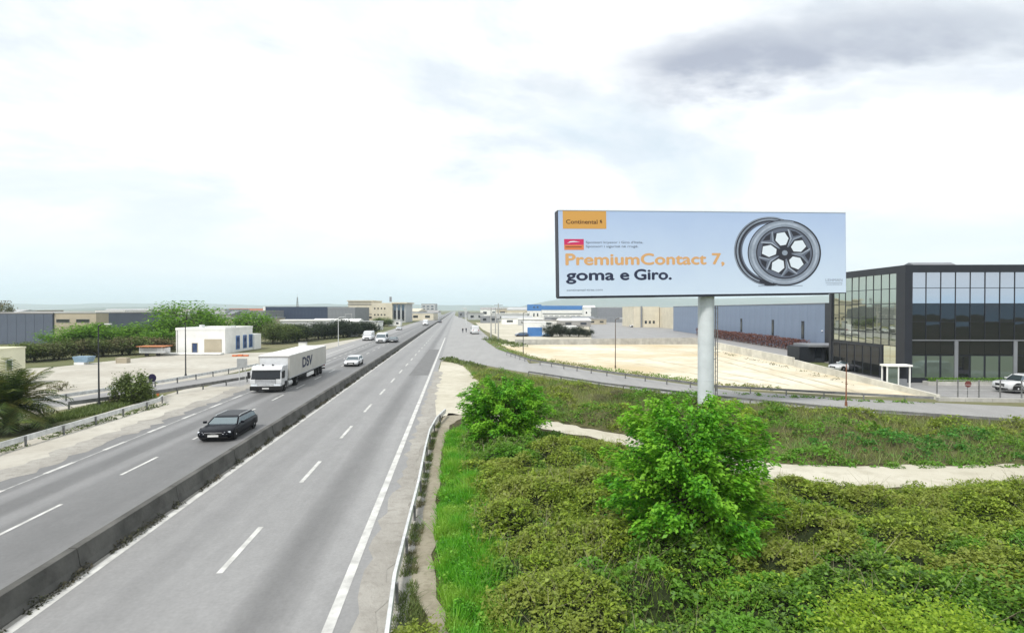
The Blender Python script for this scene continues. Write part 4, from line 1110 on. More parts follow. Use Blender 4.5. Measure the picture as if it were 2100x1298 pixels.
car("minibus", "white minibus with side windows alongside the dark saloon", "van", on_road(*(133.97, -17.56)), TH, 'van', 6.0, 2.35, 2.3, P_white)
car("saloon_car", "dark grey saloon next to the median beside the white minibus", "car", on_road(*(135.67, -15.08)), TH, 'saloon', 5.0, 2.05, 1.3, P_grey)
car("distant_van", "white van approaching far off next to the median", "van", on_road(*(278.1, -15.07)), TH, 'van', 6.4, 2.5, 2.9, P_white, detail=1, solid_sides=True)
car("distant_car", "tiny silver car approaching far behind the distant white van", "car", on_road(*(458.24, -17.86)), TH, 'hatch', 4.8, 2.1, 1.5, P_silver, detail=1)
car("distant_car", "small white car on the widened outer lane past the low dark shrubs", "car", on_road(*(219.48, -22.0)), TH, 'saloon', 5.0, 2.05, 1.3, P_white, detail=1)
car("distant_car", "small dark car driving away on the right-hand carriageway", "car", rd((339.07, -9.78)[0] + 5, (339.07, -9.78)[1], 0.024), TH + math.pi, 'saloon', 5.0, 2.05, 1.3, P_grey, detail=1)
car("stopped_van", "white van with red tail stopped at the roadside beside two standing people", "van", (*(-12.58, 185.38), 0.03), TH + math.pi + 0.1, 'van', 5.6, 2.4, 2.7, P_white, solid_sides=True)
car("parked_car", "dark blue car parked left of the white garage", "car", (*(0.85, 165.15), 0.01), math.radians(-82), 'hatch', 3.9, 1.9, 1.2, P_blue, detail=1)
car("parked_car", "light blue car parked right of the blue roller door", "car", (*(8.65, 165.15), 0.01), math.radians(-86), 'saloon', 3.4, 1.8, 1.1, paint("pale_blue_paint", (0.12, 0.25, 0.42)), detail=1)
car("parked_car", "white saloon parked in the wide yard before the cream depot", "car", (*(52.22, 252.36), 0.01), math.radians(-88), 'saloon', 5.6, 2.0, 1.45, P_white, detail=1)
car("parked_car", "white car parked under the dark entrance block behind the sloping wall", "car", (40.67, 72, 0.01), math.radians(-80), 'saloon', 4.6, 2.0, 1.35, P_white, detail=1)
car("parked_suv", "white off-road car parked behind the wire yard fence", "car", (46.01, 53.5, 0.01), math.radians(-88), 'suv', 4.9, 2.05, 1.72, P_white)

# ---- articulated truck
tr = tag(empty("articulated_truck", on_road(*(55.04, -17.76)), TH), "white articulated lorry with lettered grey-white trailer driving towards the bridge", "truck")
tw = 1.45
cabm = P_white
HC = 2.48        # cab roof height
cab_side = [(0.02, .62), (0.0, 1.0), (0.02, 1.28), (0.22, 2.10), (0.42, 2.36), (0.62, HC), (2.1, HC), (2.1, .62)]
cabw = MB(); cabw.xprism(cab_side, -tw + .06, tw - .06); cabw.build("cab", cabm, tr, bevel=0.06)
MB().add([(-tw + .13, 0.002, 1.33), (tw - .13, 0.002, 1.33), (tw - .18, 0.195, 2.08), (-tw + .18, 0.195, 2.08)], [(0, 1, 2, 3)]).build("windscreen", M_truckscr, tr)
MB().add([(-tw + .13, -.006, 1.27), (tw - .13, -.006, 1.27), (tw - .13, -.003, 1.34), (-tw + .13, -.003, 1.34)], [(0, 1, 2, 3)]).build("windscreen_cowl", M_black, tr)
MB().bx(-tw + .12, tw - .12, 0.02, 0.22, 2.10, 2.17).build("sun_visor", cabm, tr)
for s in (-1, 1):
    MB().add([(s * (tw - .055), .30, 1.32), (s * (tw - .055), 1.25, 1.32), (s * (tw - .055), 1.25, 1.98), (s * (tw - .055), .44, 1.98)], [(0, 1, 2, 3)]).build("side_window", M_cabglass, tr)
    MB().bx(min(s * tw, s * (tw + .22)), max(s * tw, s * (tw + .22)), .05, .13, 1.35, 1.95).build("mirror", M_black, tr)
    MB().bx(min(s * (tw - .7), s * (tw - .12)), max(s * (tw - .7), s * (tw - .12)), -.03, .06, .64, .80).build("headlight", M_lamp, tr)
    MB().bx(min(s * (tw - .52), s * (tw - .02)), max(s * (tw - .52), s * (tw - .02)), -.035, .3, .84, 1.26).build("corner_panel", cabm, tr, bevel=.03)
    MB().bx(min(s * (tw - .06), s * (tw - .02)), max(s * (tw - .06), s * (tw - .02)), 1.15, 1.9, .5, .95).build("step", M_black, tr)
    MB().cyl((s * .45, 0.75, HC), (s * .45, 0.55, HC + .10), .10, .06, 10).build("roof_horn", M_black, tr)
for k in range(4):
    MB().bx(-tw + .55, tw - .55, -.05, .03, .80 + .115 * k, .852 + .115 * k).build("grille_bar", M_edge, tr)
MB().bx(-tw + .54, tw - .54, -.025, .02, .78, 1.25).build("grille", M_black, tr)
MB().bx(-tw + .02, tw - .02, -.06, .5, .22, .62).build("bumper", M_black, tr, bevel=.03)
MB().bx(-tw + .04, tw - .04, -.07, .1, .62, .66).build("bumper_trim", M_chrome, tr)
MB().bx(-.3, .3, -.075, -.05, .36, .47).build("number_plate", M_plate, tr)
MB().bx(-.55, .55, 0.5, 7.0, .42, .68).build("chassis", M_black, tr)
MB().cyl((tw - .38, 2.6, .52), (tw - .38, 3.9, .52), .30, n=16).build("fuel_tank", M_galv, tr)
MB().cyl((-tw + .38, 2.6, .52), (-tw + .38, 3.9, .52), .30, n=16).build("fuel_tank", M_galv, tr)
for s in (-1, 1):
    for (y, ww) in ((1.35, .34), (5.3, .5)): wheel(tr, s * (tw - .06 - ww / 2), y, .45, ww, M_galv, s)
    MB().bx(min(s * (tw - .5), s * (tw - .03)), max(s * (tw - .5), s * (tw - .03)), 4.75, 5.85, .93, .98).build("mudguard", M_black, tr)
# trailer
M_trail = mat("trailer_curtain", (0.50, 0.485, 0.44), 0.6, var=0.07, scale=0.5)
ty0, ty1, tz0, tz1 = 2.45, 18.2, 1.02, 3.28
tl = MB().bx(-tw, tw, ty0, ty1, tz0, tz1).build("trailer_box", M_trail, tr)
MB().bx(-tw - .01, tw + .01, ty0 - .02, ty1 + .02, tz1 - .06, tz1 + .02).build("roof_frame", M_white, tl)
MB().bx(-tw + .12, tw - .12, ty0 - .045, ty0 - .022, tz0 + .1, tz1 - .22).build("front_panel", P_white, tl)
MB().bx(-tw, tw, ty0 - .05, ty0 - .021, tz1 - .2, tz1 - .08).build("front_rail", M_roofg, tl)
for s in (-1, 1):
    MB().bx(min(s * tw, s * (tw + .012)), max(s * tw, s * (tw + .012)), ty0, ty1, tz0 - .03, tz0 + .10).build("side_rail", M_lgrey, tl)
    for k in range(1, 7):
        y = ty0 + k * (ty1 - ty0) / 7
        MB().bx(min(s * tw, s * (tw + .006)), max(s * tw, s * (tw + .006)), y - .02, y + .02, tz0 + .1, tz1 - .08).build("curtain_seam", M_lgrey, tl)
    for y in (13.2, 14.6, 16.0): wheel(tr, s * (tw - .26), y, .44, .42, M_galv_dark, s)
    MB().bx(min(s * (tw - .12), s * (tw - .06)), max(s * (tw - .12), s * (tw - .06)), 9.3, 12.3, .42, .82).build("side_guard", M_white, tr)
    MB().cyl((s * .8, 7.6, 0.35), (s * .8, 7.6, 1.0), .06, n=8).build("landing_leg", M_galv_dark, tr)
    MB().bx(min(s * .9, s * 1.3), max(s * .9, s * 1.3), ty1, ty1 + .03, .75, .9).build("tail_light", P_red, tr)
MB().bx(-tw + .3, tw - .3, 7.0, ty1 - .2, .72, tz0 - .032).build("trailer_chassis", M_black, tr)
MB().bx(-tw + .1, tw - .1, ty1 - .25, ty1 - .1, .4, .55).build("rear_bumper", M_black, tr)
text_mesh("DSV", 7.2, 11.4, 1.60, 2.72, tw + .014, C_navy, tl, bold=0.035, depth_axis='x')

# ---- two people standing by the stopped van
def person(label, loc, top, legs, rz=0.0, bag=False, scale=1.0):
    J = [((0, 0, .92), .13), ((0, 0, 1.15), .14), ((0, 0, 1.38), .16), ((0, 0, 1.50), .06), ((0, -.01, 1.62), .095), ((0, -.01, 1.72), .075),
         ((.20, 0, 1.40), .065), ((.26, .02, 1.14), .048), ((.25, -.06, .90), .038), ((.25, -.08, .80), .03),
         ((-.20, 0, 1.40), .065), ((-.26, .02, 1.14), .048), ((-.25, -.06, .90), .038), ((-.25, -.08, .80), .03),
         ((.10, 0, .86), .10), ((.11, -.03, .48), .07), ((.12, .02, .09), .05), ((.13, -.13, .04), .045),
         ((-.10, 0, .86), .10), ((-.11, .02, .48), .07), ((-.12, .06, .09), .05), ((-.13, -.10, .04), .045)]
    E = [(0, 1), (1, 2), (2, 3), (3, 4), (4, 5), (2, 6), (6, 7), (7, 8), (8, 9), (2, 10), (10, 11), (11, 12), (12, 13), (0, 14), (14, 15), (15, 16), (16, 17), (0, 18), (18, 19), (19, 20), (20, 21)]
    me = bpy.data.meshes.new("person"); me.from_pydata([p for p, r in J], E, [])
    m = bpy.data.materials.new("clothed_figure"); m.use_nodes = True
    N, L = m.node_tree.nodes, m.node_tree.links
    tcn = N.new('ShaderNodeTexCoord'); sp = N.new('ShaderNodeSeparateXYZ'); L.new(tcn.outputs['Object'], sp.inputs[0])
    rp = N.new('ShaderNodeValToRGB'); rp.color_ramp.interpolation = 'CONSTANT'
    mr = N.new('ShaderNodeMath'); mr.operation = 'DIVIDE'; mr.inputs[1].default_value = 1.8; L.new(sp.outputs[2], mr.inputs[0]); L.new(mr.outputs[0], rp.inputs[0])
    e = rp.color_ramp.elements
    for _ in range(3): e.new(0.5)
    for q, (p, c) in zip(e, ((0.0, (.015, .014, .013)), (0.05, legs), (0.51, top), (0.835, (.42, .26, .18)), (0.93, (.02, .015, .012)))): q.position = p; q.color = (*c, 1)
    L.new(rp.outputs[0], N['Principled BSDF'].inputs['Base Color'])
    me.materials.append(m)
    o = link("person", me, None, loc, rz); tag(o, label, "person", "people beside the stopped van")
    sk = o.modifiers.new("skin", 'SKIN'); sv = me.skin_vertices[0].data
    for i, (p, r) in enumerate(J): sv[i].radius = (r, r)
    sv[0].use_root = True
    sb = o.modifiers.new("sub", 'SUBSURF'); sb.levels = 1; sb.render_levels = 1
    o.scale = (scale,) * 3
    return o
person("person in dark jacket standing nearer the highway beside the stopped van", (*(-16.41, 189.25), 0.025), (.03, .03, .035), (.02, .025, .04), 0.4)
person("person in dark blue top standing right behind the stopped van", (*(-15.6, 193.27), 0.025), (.04, .045, .07), (.015, .015, .018), -0.5)

# ================================================================== STREET FURNITURE
def lamp_post(label, x, y, h, r=0.075, arm=0.0, m=None, side=1, group="slim posts along the roads"):
    m = m or M_darkmetal
    root = tag(empty("lamp_post", (x, y, 0)), label, "lamp post", group)
    MB().cyl((0, 0, 0), (0, 0, h), r, r * .6, 10).build("pole", m, root)
    MB().cyl((0, 0, 0), (0, 0, .35), r * 1.7, r * 1.5, 10).build("base", m, root)
    if arm:
        MB().tube([(0, 0, h - .05), (side * arm * .5, 0, h + .12), (side * arm, 0, h + .14)], [r * .6, r * .5, r * .45], 6).build("arm", m, root)
        MB().bx(min(side * arm, side * (arm + .5)), max(side * arm, side * (arm + .5)), -.1, .1, h + .09, h + .19).build("lamp_head", M_galv, root)
    return root
lamp_post("slim dark lamp post rising from the grass verge by the bare shrub", *(-33.37, 45.81), 6.5, .07, .55)
lamp_post("slim dark lamp post in front of the white building's left wall", *(-37.82, 65.76), 6.2, .08)
lamp_post("slim grey lamp post behind the lorry near the dark shrubs", *(-37.03, 121.08), 6.1, .09, .8, M_galv)
lamp_post("slim dark lamp post at the curve of the service road by the garage", *(1.97, 99.78), 7.2, .075, .7)
lamp_post("slim brown lamp post between the guardrail and the ochre lot", *(13.78, 75.64), 6.5, .07, .55, mat("brown_post", (.10, .07, .05), .7))
lamp_post("short rusty red post beside the service road before the entrance block", *(26.99, 45.81), 3.4, .06, 0, M_rust)
lamp_post("thin pale post in the wide yard by the long low wall", *(24.11, 275.31), 5.2, .10, 0, M_galv)

def utility_pole(label, x, y, h, arms=1):
    root = tag(empty("utility_pole", (x, y, 0)), label, "utility pole", "utility poles by the junction")
    m = mat("concrete_pole", (.36, .36, .34), .9, var=.15, scale=1.0)
    MB().cyl((0, 0, 0), (0, 0, h), .20, .12, 10).build("pole", m, root)
    for k in range(arms):
        z = h - .5 - 1.0 * k
        MB().bx(-1.1, 1.1, -.06, .06, z - .06, z + .06).build("crossarm", M_galv_dark, root)
        for x_ in (-1.0, -.5, .5, 1.0): MB().cyl((x_, 0, z + .06), (x_, 0, z + .3), .05, .03, 6).build("insulator", M_edge, root)
    return root
u1 = utility_pole("tall pale utility pole with two crossarms at the junction verge", *(-3.47, 144.17), 9.4, 2)
MB().bx(-.5, .5, -.35, -.2, 5.6, 6.6).build("transformer_box", M_lgrey, u1)
utility_pole("utility pole with single crossarm beyond the tall two-armed pole", *(-5.41, 185.38), 8.4, 1)
utility_pole("utility pole nearest the curved merge lane left of the two-armed pole", *(-5.69, 153.95), 8.3, 1)
# lattice mast
ms = tag(empty("lattice_mast", (-196.39, 520, 0)), "lattice radio mast rising behind the navy warehouse", "mast")
lm = MB()
for i in range(4):
    a = math.pi / 4 + i * math.pi / 2
    lm.cyl((1.6 * math.cos(a), 1.6 * math.sin(a), 0), (.35 * math.cos(a), .35 * math.sin(a), 19), .16, .12, 5)
for k in range(10):
    z0, z1 = 1.9 * k, 1.9 * (k + 1); r0, r1 = 1.6 - 1.25 * z0 / 19, 1.6 - 1.25 * z1 / 19
    for i in range(4):
        a, b = math.pi / 4 + i * math.pi / 2, math.pi / 4 + (i + 1) * math.pi / 2
        lm.cyl((r0 * math.cos(a), r0 * math.sin(a), z0), (r1 * math.cos(b), r1 * math.sin(b), z1), .07, n=4)
lm.build("lattice", M_galv_dark, ms); MB().cyl((0, 0, 19), (0, 0, 22), .12, .05, 6).build("antenna", M_galv_dark, ms)

sgn = tag(empty("road_sign", (*(-28.01, 58.92), 0), math.radians(5)), "blank grey back of a square road sign beside the lorry", "sign")
for x in (-.3, .3): MB().cyl((x, 0, 0), (x, 0, 2.6), .035, n=8).build("post", M_galv, sgn)
MB().bx(-.52, .52, -.05, -.036, 1.78, 2.72).build("plate", mat("sign_back_grey", (.36, .37, .37), .5, metal=.3, var=.12, scale=2), sgn)
MB().bx(-.5, .5, -.035, -.02, 2.2, 2.26).build("brace", M_galv_dark, sgn)
rs = tag(empty("road_sign", (*(-31.76, 50.12), 0)), "round dark blue sign in front of the olive shrub", "sign")
MB().cyl((0, 0, 0), (0, 0, 2.0), .03, n=8).build("post", M_galv, rs)
MB().cyl((0, -.06, 1.78), (0, -.035, 1.78), .36, n=28).build("plate", mat("sign_navy", (.025, .02, .06), .5), rs)
dl = tag(empty("delineator", (*(-32.0, 51.25), 0)), "short orange and white delineator at the guardrail's end", "marker post")
MB().bx(-.10, .10, -.05, .05, 0, .30).build("lower_band", mat("faded_orange", (.55, .18, .06), .7), dl); MB().bx(-.10, .10, -.05, .05, .302, .55).build("upper_band", M_white, dl)

# lot clutter on the left
kx, ky = (-62.24, 94.58)
ki = tag(empty("food_trailer", (kx, ky, 0), math.radians(4)), "white food trailer with an orange awning under the trees", "trailer")
wK = -57.61 - -61.81
MB().bx(0, wK, 0, 2.0, .45, 1.45).build("body", P_white, ki, bevel=.2); MB().bx(-.1, wK + .25, -.5, 2.1, 1.62, 1.72).build("awning", mat("orange_awning", (.50, .20, .09), .7), ki)
for x in (.3, wK - .3): MB().bx(x - .04, x + .04, -.3, -.22, .9, 1.62).build("awning_post", M_galv, ki)
MB().bx(.8, wK - 1.2, -.02, .0, .8, 1.3).build("serving_hatch", M_lgrey, ki)
for x in (1.2, 3.0): MB().cyl((x, .1, .3), (x, .35, .3), .3, n=14).build("wheel", M_tyre, ki)
bxo = tag(empty("skip", (*(-62.2, 80.33), 0)), "light blue open container at the foot of the brown trees", "container")
mbk = MB(); mbk.add([(.25, 0, .35), (2.0, 0, .35), (2.0, 1.3, .35), (.25, 1.3, .35), (0, -.1, 1.15), (2.3, -.1, 1.15), (2.3, 1.4, 1.15), (0, 1.4, 1.15)], [(3, 2, 1, 0), (0, 1, 5, 4), (1, 2, 6, 5), (2, 3, 7, 6), (3, 0, 4, 7), (4, 5, 6, 7)])
mbk.build("body", mat("faded_blue_steel", (.22, .32, .42), .6, var=.15, scale=2), bxo); MB().bx(.2, 1.6, -.05, .9, 0, .34).build("base", M_white, bxo)
crt = tag(empty("crate", (*(-57.58, 82.53), 0)), "beige wooden crate beside the food trailer", "crate")
for k in range(4): MB().bx(0, 1.5, 0, .9, .02 + .2 * k, .2 + .2 * k).build("plank", M_beige, crt)
for x in (-.04, 1.44): MB().bx(x, x + .1, -.04, -.001, 0, .84).build("cleat", M_beige, crt)
MB().bx(0.02, .3, 0.901, .95, 0, .8).build("cleat", M_beige, crt)
ob_ = tag(empty("barrier_heap", (*(-46.8, 94.58), 0)), "orange plastic barriers lying by the white building", "barrier")
for k in range(3): MB().bx(.1 + .9 * k, .9 + .9 * k, .1 * k, .4 + .1 * k, 0, .25 + .06 * (k % 2)).build("barrier_piece", mat("safety_orange", (.55, .14, .04), .6, var=.2, scale=3), ob_, bevel=.05)
tk = tag(empty("roadside_cabinet", (*(-44.37, 117.94), 0)), "white utility cabinet with dark lid behind the lorry trailer", "cabinet")
MB().bx(0, 1.5, 0, .9, 0, .95).build("body", M_white, tk); MB().bx(-.05, 1.6, -.05, .95, .95, 1.05).build("lid", M_galv_dark, tk)
wc = tag(empty("white_box", (*(-47.8, 165.15), 0)), "white site container beside the dark shrubs", "container")
MB().bx(0, 2.6, 0, 2.0, .15, 1.6).build("body", M_white, wc); MB().bx(.4, 1.2, -.03, .0, .3, 1.4).build("door", M_lgrey, wc); MB().bx(0.1, 2.5, .1, 1.9, 0, .15).build("skid", M_galv_dark, wc)

# ================================================================== VEGETATION
F_tree = foliage("spring_green_leaves", (0.03, 0.18, 0.006), (0.20, 0.54, 0.025), (0.27, 0.54, 0.035), 0.9, 0.40)
F_bram = foliage("bramble_leaves", (0.07, 0.11, 0.010), (0.37, 0.50, 0.05), (0.27, 0.32, 0.055), 0.45, 0.42)
F_bram2 = foliage("dark_bramble_leaves", (0.035, 0.10, 0.010), (0.21, 0.38, 0.035), (0.14, 0.36, 0.025), 0.45, 0.42)
F_lime = foliage("lime_leaves", (0.16, 0.30, 0.012), (0.44, 0.60, 0.045), None, 0.3, 0.5)
F_grass = foliage("fresh_grass", (0.05, 0.25, 0.008), (0.20, 0.55, 0.028), (0.28, 0.48, 0.05), 0.9, 0.48)
F_dry = foliage("dry_grass", (0.12, 0.15, 0.03), (0.38, 0.39, 0.14), (0.17, 0.31, 0.05), 0.2, 0.45)
F_olive = foliage("olive_leaves", (0.05, 0.08, 0.016), (0.17, 0.23, 0.055), None, 0.3, 0.3)
F_palm = foliage("palm_leaflets", (0.014, 0.032, 0.008), (0.085, 0.13, 0.026), (0.17, 0.17, 0.04), 0.8, 0.2)
F_brown = foliage("brown_twig_leaves", (0.08, 0.065, 0.03), (0.22, 0.185, 0.085), (0.10, 0.13, 0.04), 0.15, 0.2)
F_mid = foliage("mid_green_leaves", (0.06, 0.16, 0.012), (0.22, 0.42, 0.035), None, 0.3, 0.45)
F_dark = foliage("dark_green_leaves", (0.010, 0.022, 0.009), (0.045, 0.065, 0.026), None, 0.3, 0.2)
F_red = foliage("red_hedge_leaves", (0.08, 0.026, 0.02), (0.24, 0.095, 0.065), None, 0.3, 0.2)
M_bark = mat("bark", (0.07, 0.055, 0.04), 0.95, var=0.3, scale=3.0, bump=0.5)

def leaf_object(name, V, m, parent=None, loc=None):
    me = quads_mesh(name, V); me.materials.append(m)
    return link(name, me, parent, loc)

# ---- the two young trees in the right foreground: tiers of leaf sprays on rising limbs
def spray_tree(name, label, loc, h, rx, ry, limbs, leaf, m, seed, low=0.08, subs=14, per=26):
    r = np.random.default_rng(seed)
    root = tag(empty(name, (*loc, 0)), label, "tree")
    tk = MB(); V = []
    stems = []
    for k in range(4):
        a = 2 * np.pi * k / 4 + r.random(); q = 0.18 + 0.25 * r.random()
        top = np.array([rx * q * math.cos(a), ry * q * math.sin(a), h * (0.66 + 0.2 * r.random())])
        mid = top * np.array([0.35, 0.35, 0.5]); stems.append((mid, top))
        tk.tube([(0, 0, 0), tuple(mid), tuple(top)], [h * .018, h * .012, h * .004], 6)
    for i in range(limbs):
        u = (i + r.random()) / limbs                    # height of the limb's tip
        z = h * (low + (0.97 - low) * u)
        prof = 0.72 + 0.9 * u if u < 0.3 else math.sqrt(max(0.02, 1 - ((u - 0.30) / 0.76) ** 2))
        a = 2 * np.pi * (i * 0.381966) + r.normal() * 0.3
        rad = prof * (0.72 + 0.42 * r.random())
        tip = np.array([rx * rad * math.cos(a), ry * rad * math.sin(a), z])
        mid, top = stems[i % 4]
        f = min(0.9, max(0.04, u * 0.8 - 0.05)); base = mid * (2 * f) if f < 0.5 else mid + (top - mid) * (2 * f - 1)
        base = np.array(base); bend = (base + tip) / 2 + np.array([0, 0, 0.07 * h])
        tk.tube([tuple(base), tuple(bend), tuple(tip)], [h * .007, h * .004, h * .0015], 4)
        out = tip - base; L = np.linalg.norm(out) + .2; out = out / L; oh = np.array([out[0], out[1], 0]); oh /= np.linalg.norm(oh) + 1e-6
        side = np.array([-oh[1], oh[0], 0])
        for j in range(subs):
            t = 0.25 + 0.75 * (j + r.random()) / subs
            p = (1 - t) ** 2 * base + 2 * t * (1 - t) * bend + t * t * tip
            sg = (-1) ** j; d = oh * (0.55 + .3 * r.random()) + side * sg * (0.75 * (1.15 - t)) + np.array([0, 0, 0.10 * r.normal()]); d /= np.linalg.norm(d)
            ll = (0.20 + 0.16 * r.random()) * rx * (1.15 - 0.55 * t)
            k = per; q = r.random(k)
            P = p + d * (q * ll)[:, None] + np.cross(d, [0, 0, 1]) * ((r.random(k) - .5) * ll * .55)[:, None]
            P[:, 2] += -q ** 2 * ll * 0.28 + r.normal(size=k) * 0.018 * h
            V.append(leaf_quads(P, leaf * (0.65 + 0.7 * r.random(k)), up=1.1, aspect=0.5, direction=np.tile(d, (k, 1))))
    tk.build("trunk", M_bark, root, smooth=True)
    V = np.concatenate(V); V[:, :, 2] = np.maximum(V[:, :, 2], 0.03)
    leaf_object("crown", V, m, root)
    return root
spray_tree("young_tree", "broad bright green young tree in front of the billboard pole", (5.7, 18.34), 5.15, 2.7, 2.4, 108, 0.078, F_tree, 11, 0.06, 14, 26)
spray_tree("young_tree", "smaller bright green young tree beside the sandy apron", (-0.43, 32.95), 3.95, 2.75, 2.4, 80, 0.092, F_tree, 23, 0.14, 13, 26)
spray_tree("young_shrub", "small light green sapling touching the pole's foot", (13.0, 33.57), 2.5, 1.7, 1.3, 12, 0.075, F_lime, 31, 0.2, 8, 16)

def clump_field(centres, hgt, per, rad, leaf, up=0.7, flat=0.6):
    """leaf clumps on a mounded thicket: centres (n,2), hgt (n)"""
    n = len(centres); k = per
    R = rad * (0.5 + rng.random(n))
    th_ = rng.random((n, k)) * 2 * np.pi; q = np.sqrt(rng.random((n, k))); e = rng.random((n, k))
    X = centres[:, 0:1] + R[:, None] * q * np.cos(th_); Y = centres[:, 1:2] + R[:, None] * q * np.sin(th_)
    Z = hgt[:, None] + R[:, None] * flat * (1 - q ** 2) - e * R[:, None] * 0.45
    P = np.stack([X, Y, np.maximum(Z, 0.03)], 2).reshape(-1, 3)
    sz = np.repeat(0.55 + 1.0 * rng.random(n) ** 1.5, k)
    return leaf_quads(P, leaf * sz * (0.5 + 0.9 * rng.random(len(P))), up=up)

def mound(name, poly, hfun, step, m, k=0.72):
    a = np.array(poly); lo, hi = a.min(0), a.max(0)
    xs = np.arange(lo[0], hi[0], step); ys = np.arange(lo[1], hi[1], step)
    X, Y = np.meshgrid(xs, ys, indexing='ij')
    ins = in_poly(X.ravel(), Y.ravel(), poly).reshape(X.shape)
    Z = np.where(ins, hfun(X, Y) * k, -0.05)
    nx, ny = X.shape
    vs = np.stack([X, Y, Z], 2).reshape(-1, 3)
    idx = np.arange(nx * ny).reshape(nx, ny)
    f = np.stack([idx[:-1, :-1], idx[1:, :-1], idx[1:, 1:], idx[:-1, 1:]], 2).reshape(-1, 4)
    keep = ins[:-1, :-1] | ins[1:, :-1] | ins[1:, 1:] | ins[:-1, 1:]
    f = f[keep.ravel()]
    me = bpy.data.meshes.new(name); me.from_pydata(vs.tolist(), [], f.tolist()); me.materials.append(m)
    me.polygons.foreach_set('use_smooth', [True] * len(me.polygons))
    return link(name, me)

front_poly = [(-0.29, 8.44), (-0.47, 13.61), (-0.81, 15.71), (-1.34, 18.27), (-1.79, 21.81), (-2.56, 27.04), (-3.03, 33.57), (-1.56, 36.26), (1.51, 35.13), (5.14, 33.2), (8.81, 29.22), (11.02, 25.08), (14.41, 23.89), (18.62, 24.01), (22.44, 24.81), (33.87, 25.36), (13.55, 8.44)]
def edge_fade(X, Y, poly, d):
    a = np.array(poly); b = np.roll(a, -1, 0); out = np.full(X.shape, 1e9)
    for (x0, y0), (x1, y1) in zip(a, b):
        L2 = (x1 - x0) ** 2 + (y1 - y0) ** 2
        t = np.clip(((X - x0) * (x1 - x0) + (Y - y0) * (y1 - y0)) / L2, 0, 1)
        out = np.minimum(out, np.hypot(X - x0 - t * (x1 - x0), Y - y0 - t * (y1 - y0)))
    return np.clip(out / d, 0, 1)
def domes(poly, n, r0, r1, h0, h1, seed):
    q = np.random.default_rng(seed)
    c = scatter(poly, n); r = r0 + (r1 - r0) * q.random(n) ** 1.5; hh = (h0 + (h1 - h0) * q.random(n)) * (0.6 + 0.4 * r / r1)
    def f(X, Y):
        best = np.full(X.shape, 0.05); arg = np.full(X.shape, -1)
        for i in range(n):
            k = 1 - ((X - c[i, 0]) ** 2 + (Y - c[i, 1]) ** 2) / r[i] ** 2
            v = np.where(k > 0, hh[i] * np.abs(k) ** 0.8, 0)
            up_ = v > best; best = np.where(up_, v, best); arg = np.where(up_, i, arg)
        return best, arg
    return c, f
DC, DF = domes(front_poly, 430, 0.35, 1.6, 0.25, 1.15, 5)
def h_front(X, Y):
    h, _ = DF(X, Y)
    return (0.16 + h + 0.55 * (fbm(X / 0.9, Y / 0.9, 33, 4) - 0.5)).clip(0.03) * (0.25 + 0.75 * edge_fade(X, Y, front_poly, 2.0))
c = scatter(front_poly, 17500)
h, arg = DF(c[:, 0], c[:, 1]); h = h_front(c[:, 0], c[:, 1])
keep = ((h > 0.16) | (rng.random(len(c)) < 0.30)) & (fbm(c[:, 0] / 0.8 + 7, c[:, 1] / 0.8 + 3, 37, 3) > 0.27); c, h, arg = c[keep], h[keep], arg[keep]
species = fbm(DC[:, 0] / 5.0 + 9, DC[:, 1] / 5.0 + 1, 51, 2) + 0.09 * rng.normal(size=len(DC))
sp_ = np.where(arg >= 0, species[np.maximum(arg, 0)], 0.4)
a_ = sp_ > 0.46
V = clump_field(c[a_], h[a_], 25, 0.27, 0.058)
o = leaf_object("bramble_thicket", V, F_bram); tag(o, "olive-green bramble thicket covering the bank in the foreground", "bramble", kind="stuff")
V = clump_field(c[~a_], h[~a_] * 0.95, 25, 0.27, 0.058)
o = leaf_object("bramble_thicket", V, F_bram2); tag(o, "darker green brambles woven through the foreground bank", "bramble", kind="stuff")
o = mound("thicket_floor", front_poly, h_front, 0.22, mat("shaded_stems", (0.018, 0.026, 0.008), 1.0, var=0.5, scale=2.5), 0.72); tag(o, "tangle of stems with shade painted in under the foreground brambles", "undergrowth", kind="stuff")  # near-black floor colour stands in for shade in the hollows between clumps

c = scatter(front_poly, 2600); nn = fbm(c[:, 0] / 2.2 + 13, c[:, 1] / 2.2, 61, 3); c = c[nn > 0.54]
o = leaf_object("bramble_tips", clump_field(c, h_front(c[:, 0], c[:, 1]) + 0.04, 16, 0.22, 0.045), foliage("young_bramble_tips", (0.14, 0.27, 0.012), (0.40, 0.56, 0.05), None, 0.3, 0.45)); tag(o, "light yellow-green young shoots on top of the foreground brambles", "bramble", kind="stuff")
# dry tall stems standing out of the brambles
c = scatter(front_poly, 5200); nn = fbm(c[:, 0] / 3.0 + 3, c[:, 1] / 3.0, 71, 3); c = c[nn > 0.52]
P = np.column_stack([c, h_front(c[:, 0], c[:, 1]) * 0.85])
o = leaf_object("dry_stems", blade_quads(P, 0.30 + 0.45 * rng.random(len(P)), 0.011, 0.75), foliage("dead_stalks", (0.16, 0.14, 0.08), (0.36, 0.33, 0.20))); tag(o, "thin dry stalks poking out of the foreground brambles", "stalks", kind="stuff")

# grass tufts growing up through the brambles
c = scatter(front_poly, 26000); nn = fbm(c[:, 0] / 2.4 + 31, c[:, 1] / 2.4 + 7, 171, 3); c = c[nn > 0.53]
P = np.column_stack([c, h_front(c[:, 0], c[:, 1]) * 0.7])
o = leaf_object("grass_tufts", blade_quads(P, 0.22 + 0.30 * rng.random(len(P)), 0.012, 0.55), foliage("tuft_blades", (0.08, 0.19, 0.012), (0.30, 0.45, 0.05), (0.36, 0.36, 0.10), 0.8, 0.45)); tag(o, "soft grass tufts pushing up through the foreground brambles", "grass", kind="stuff")
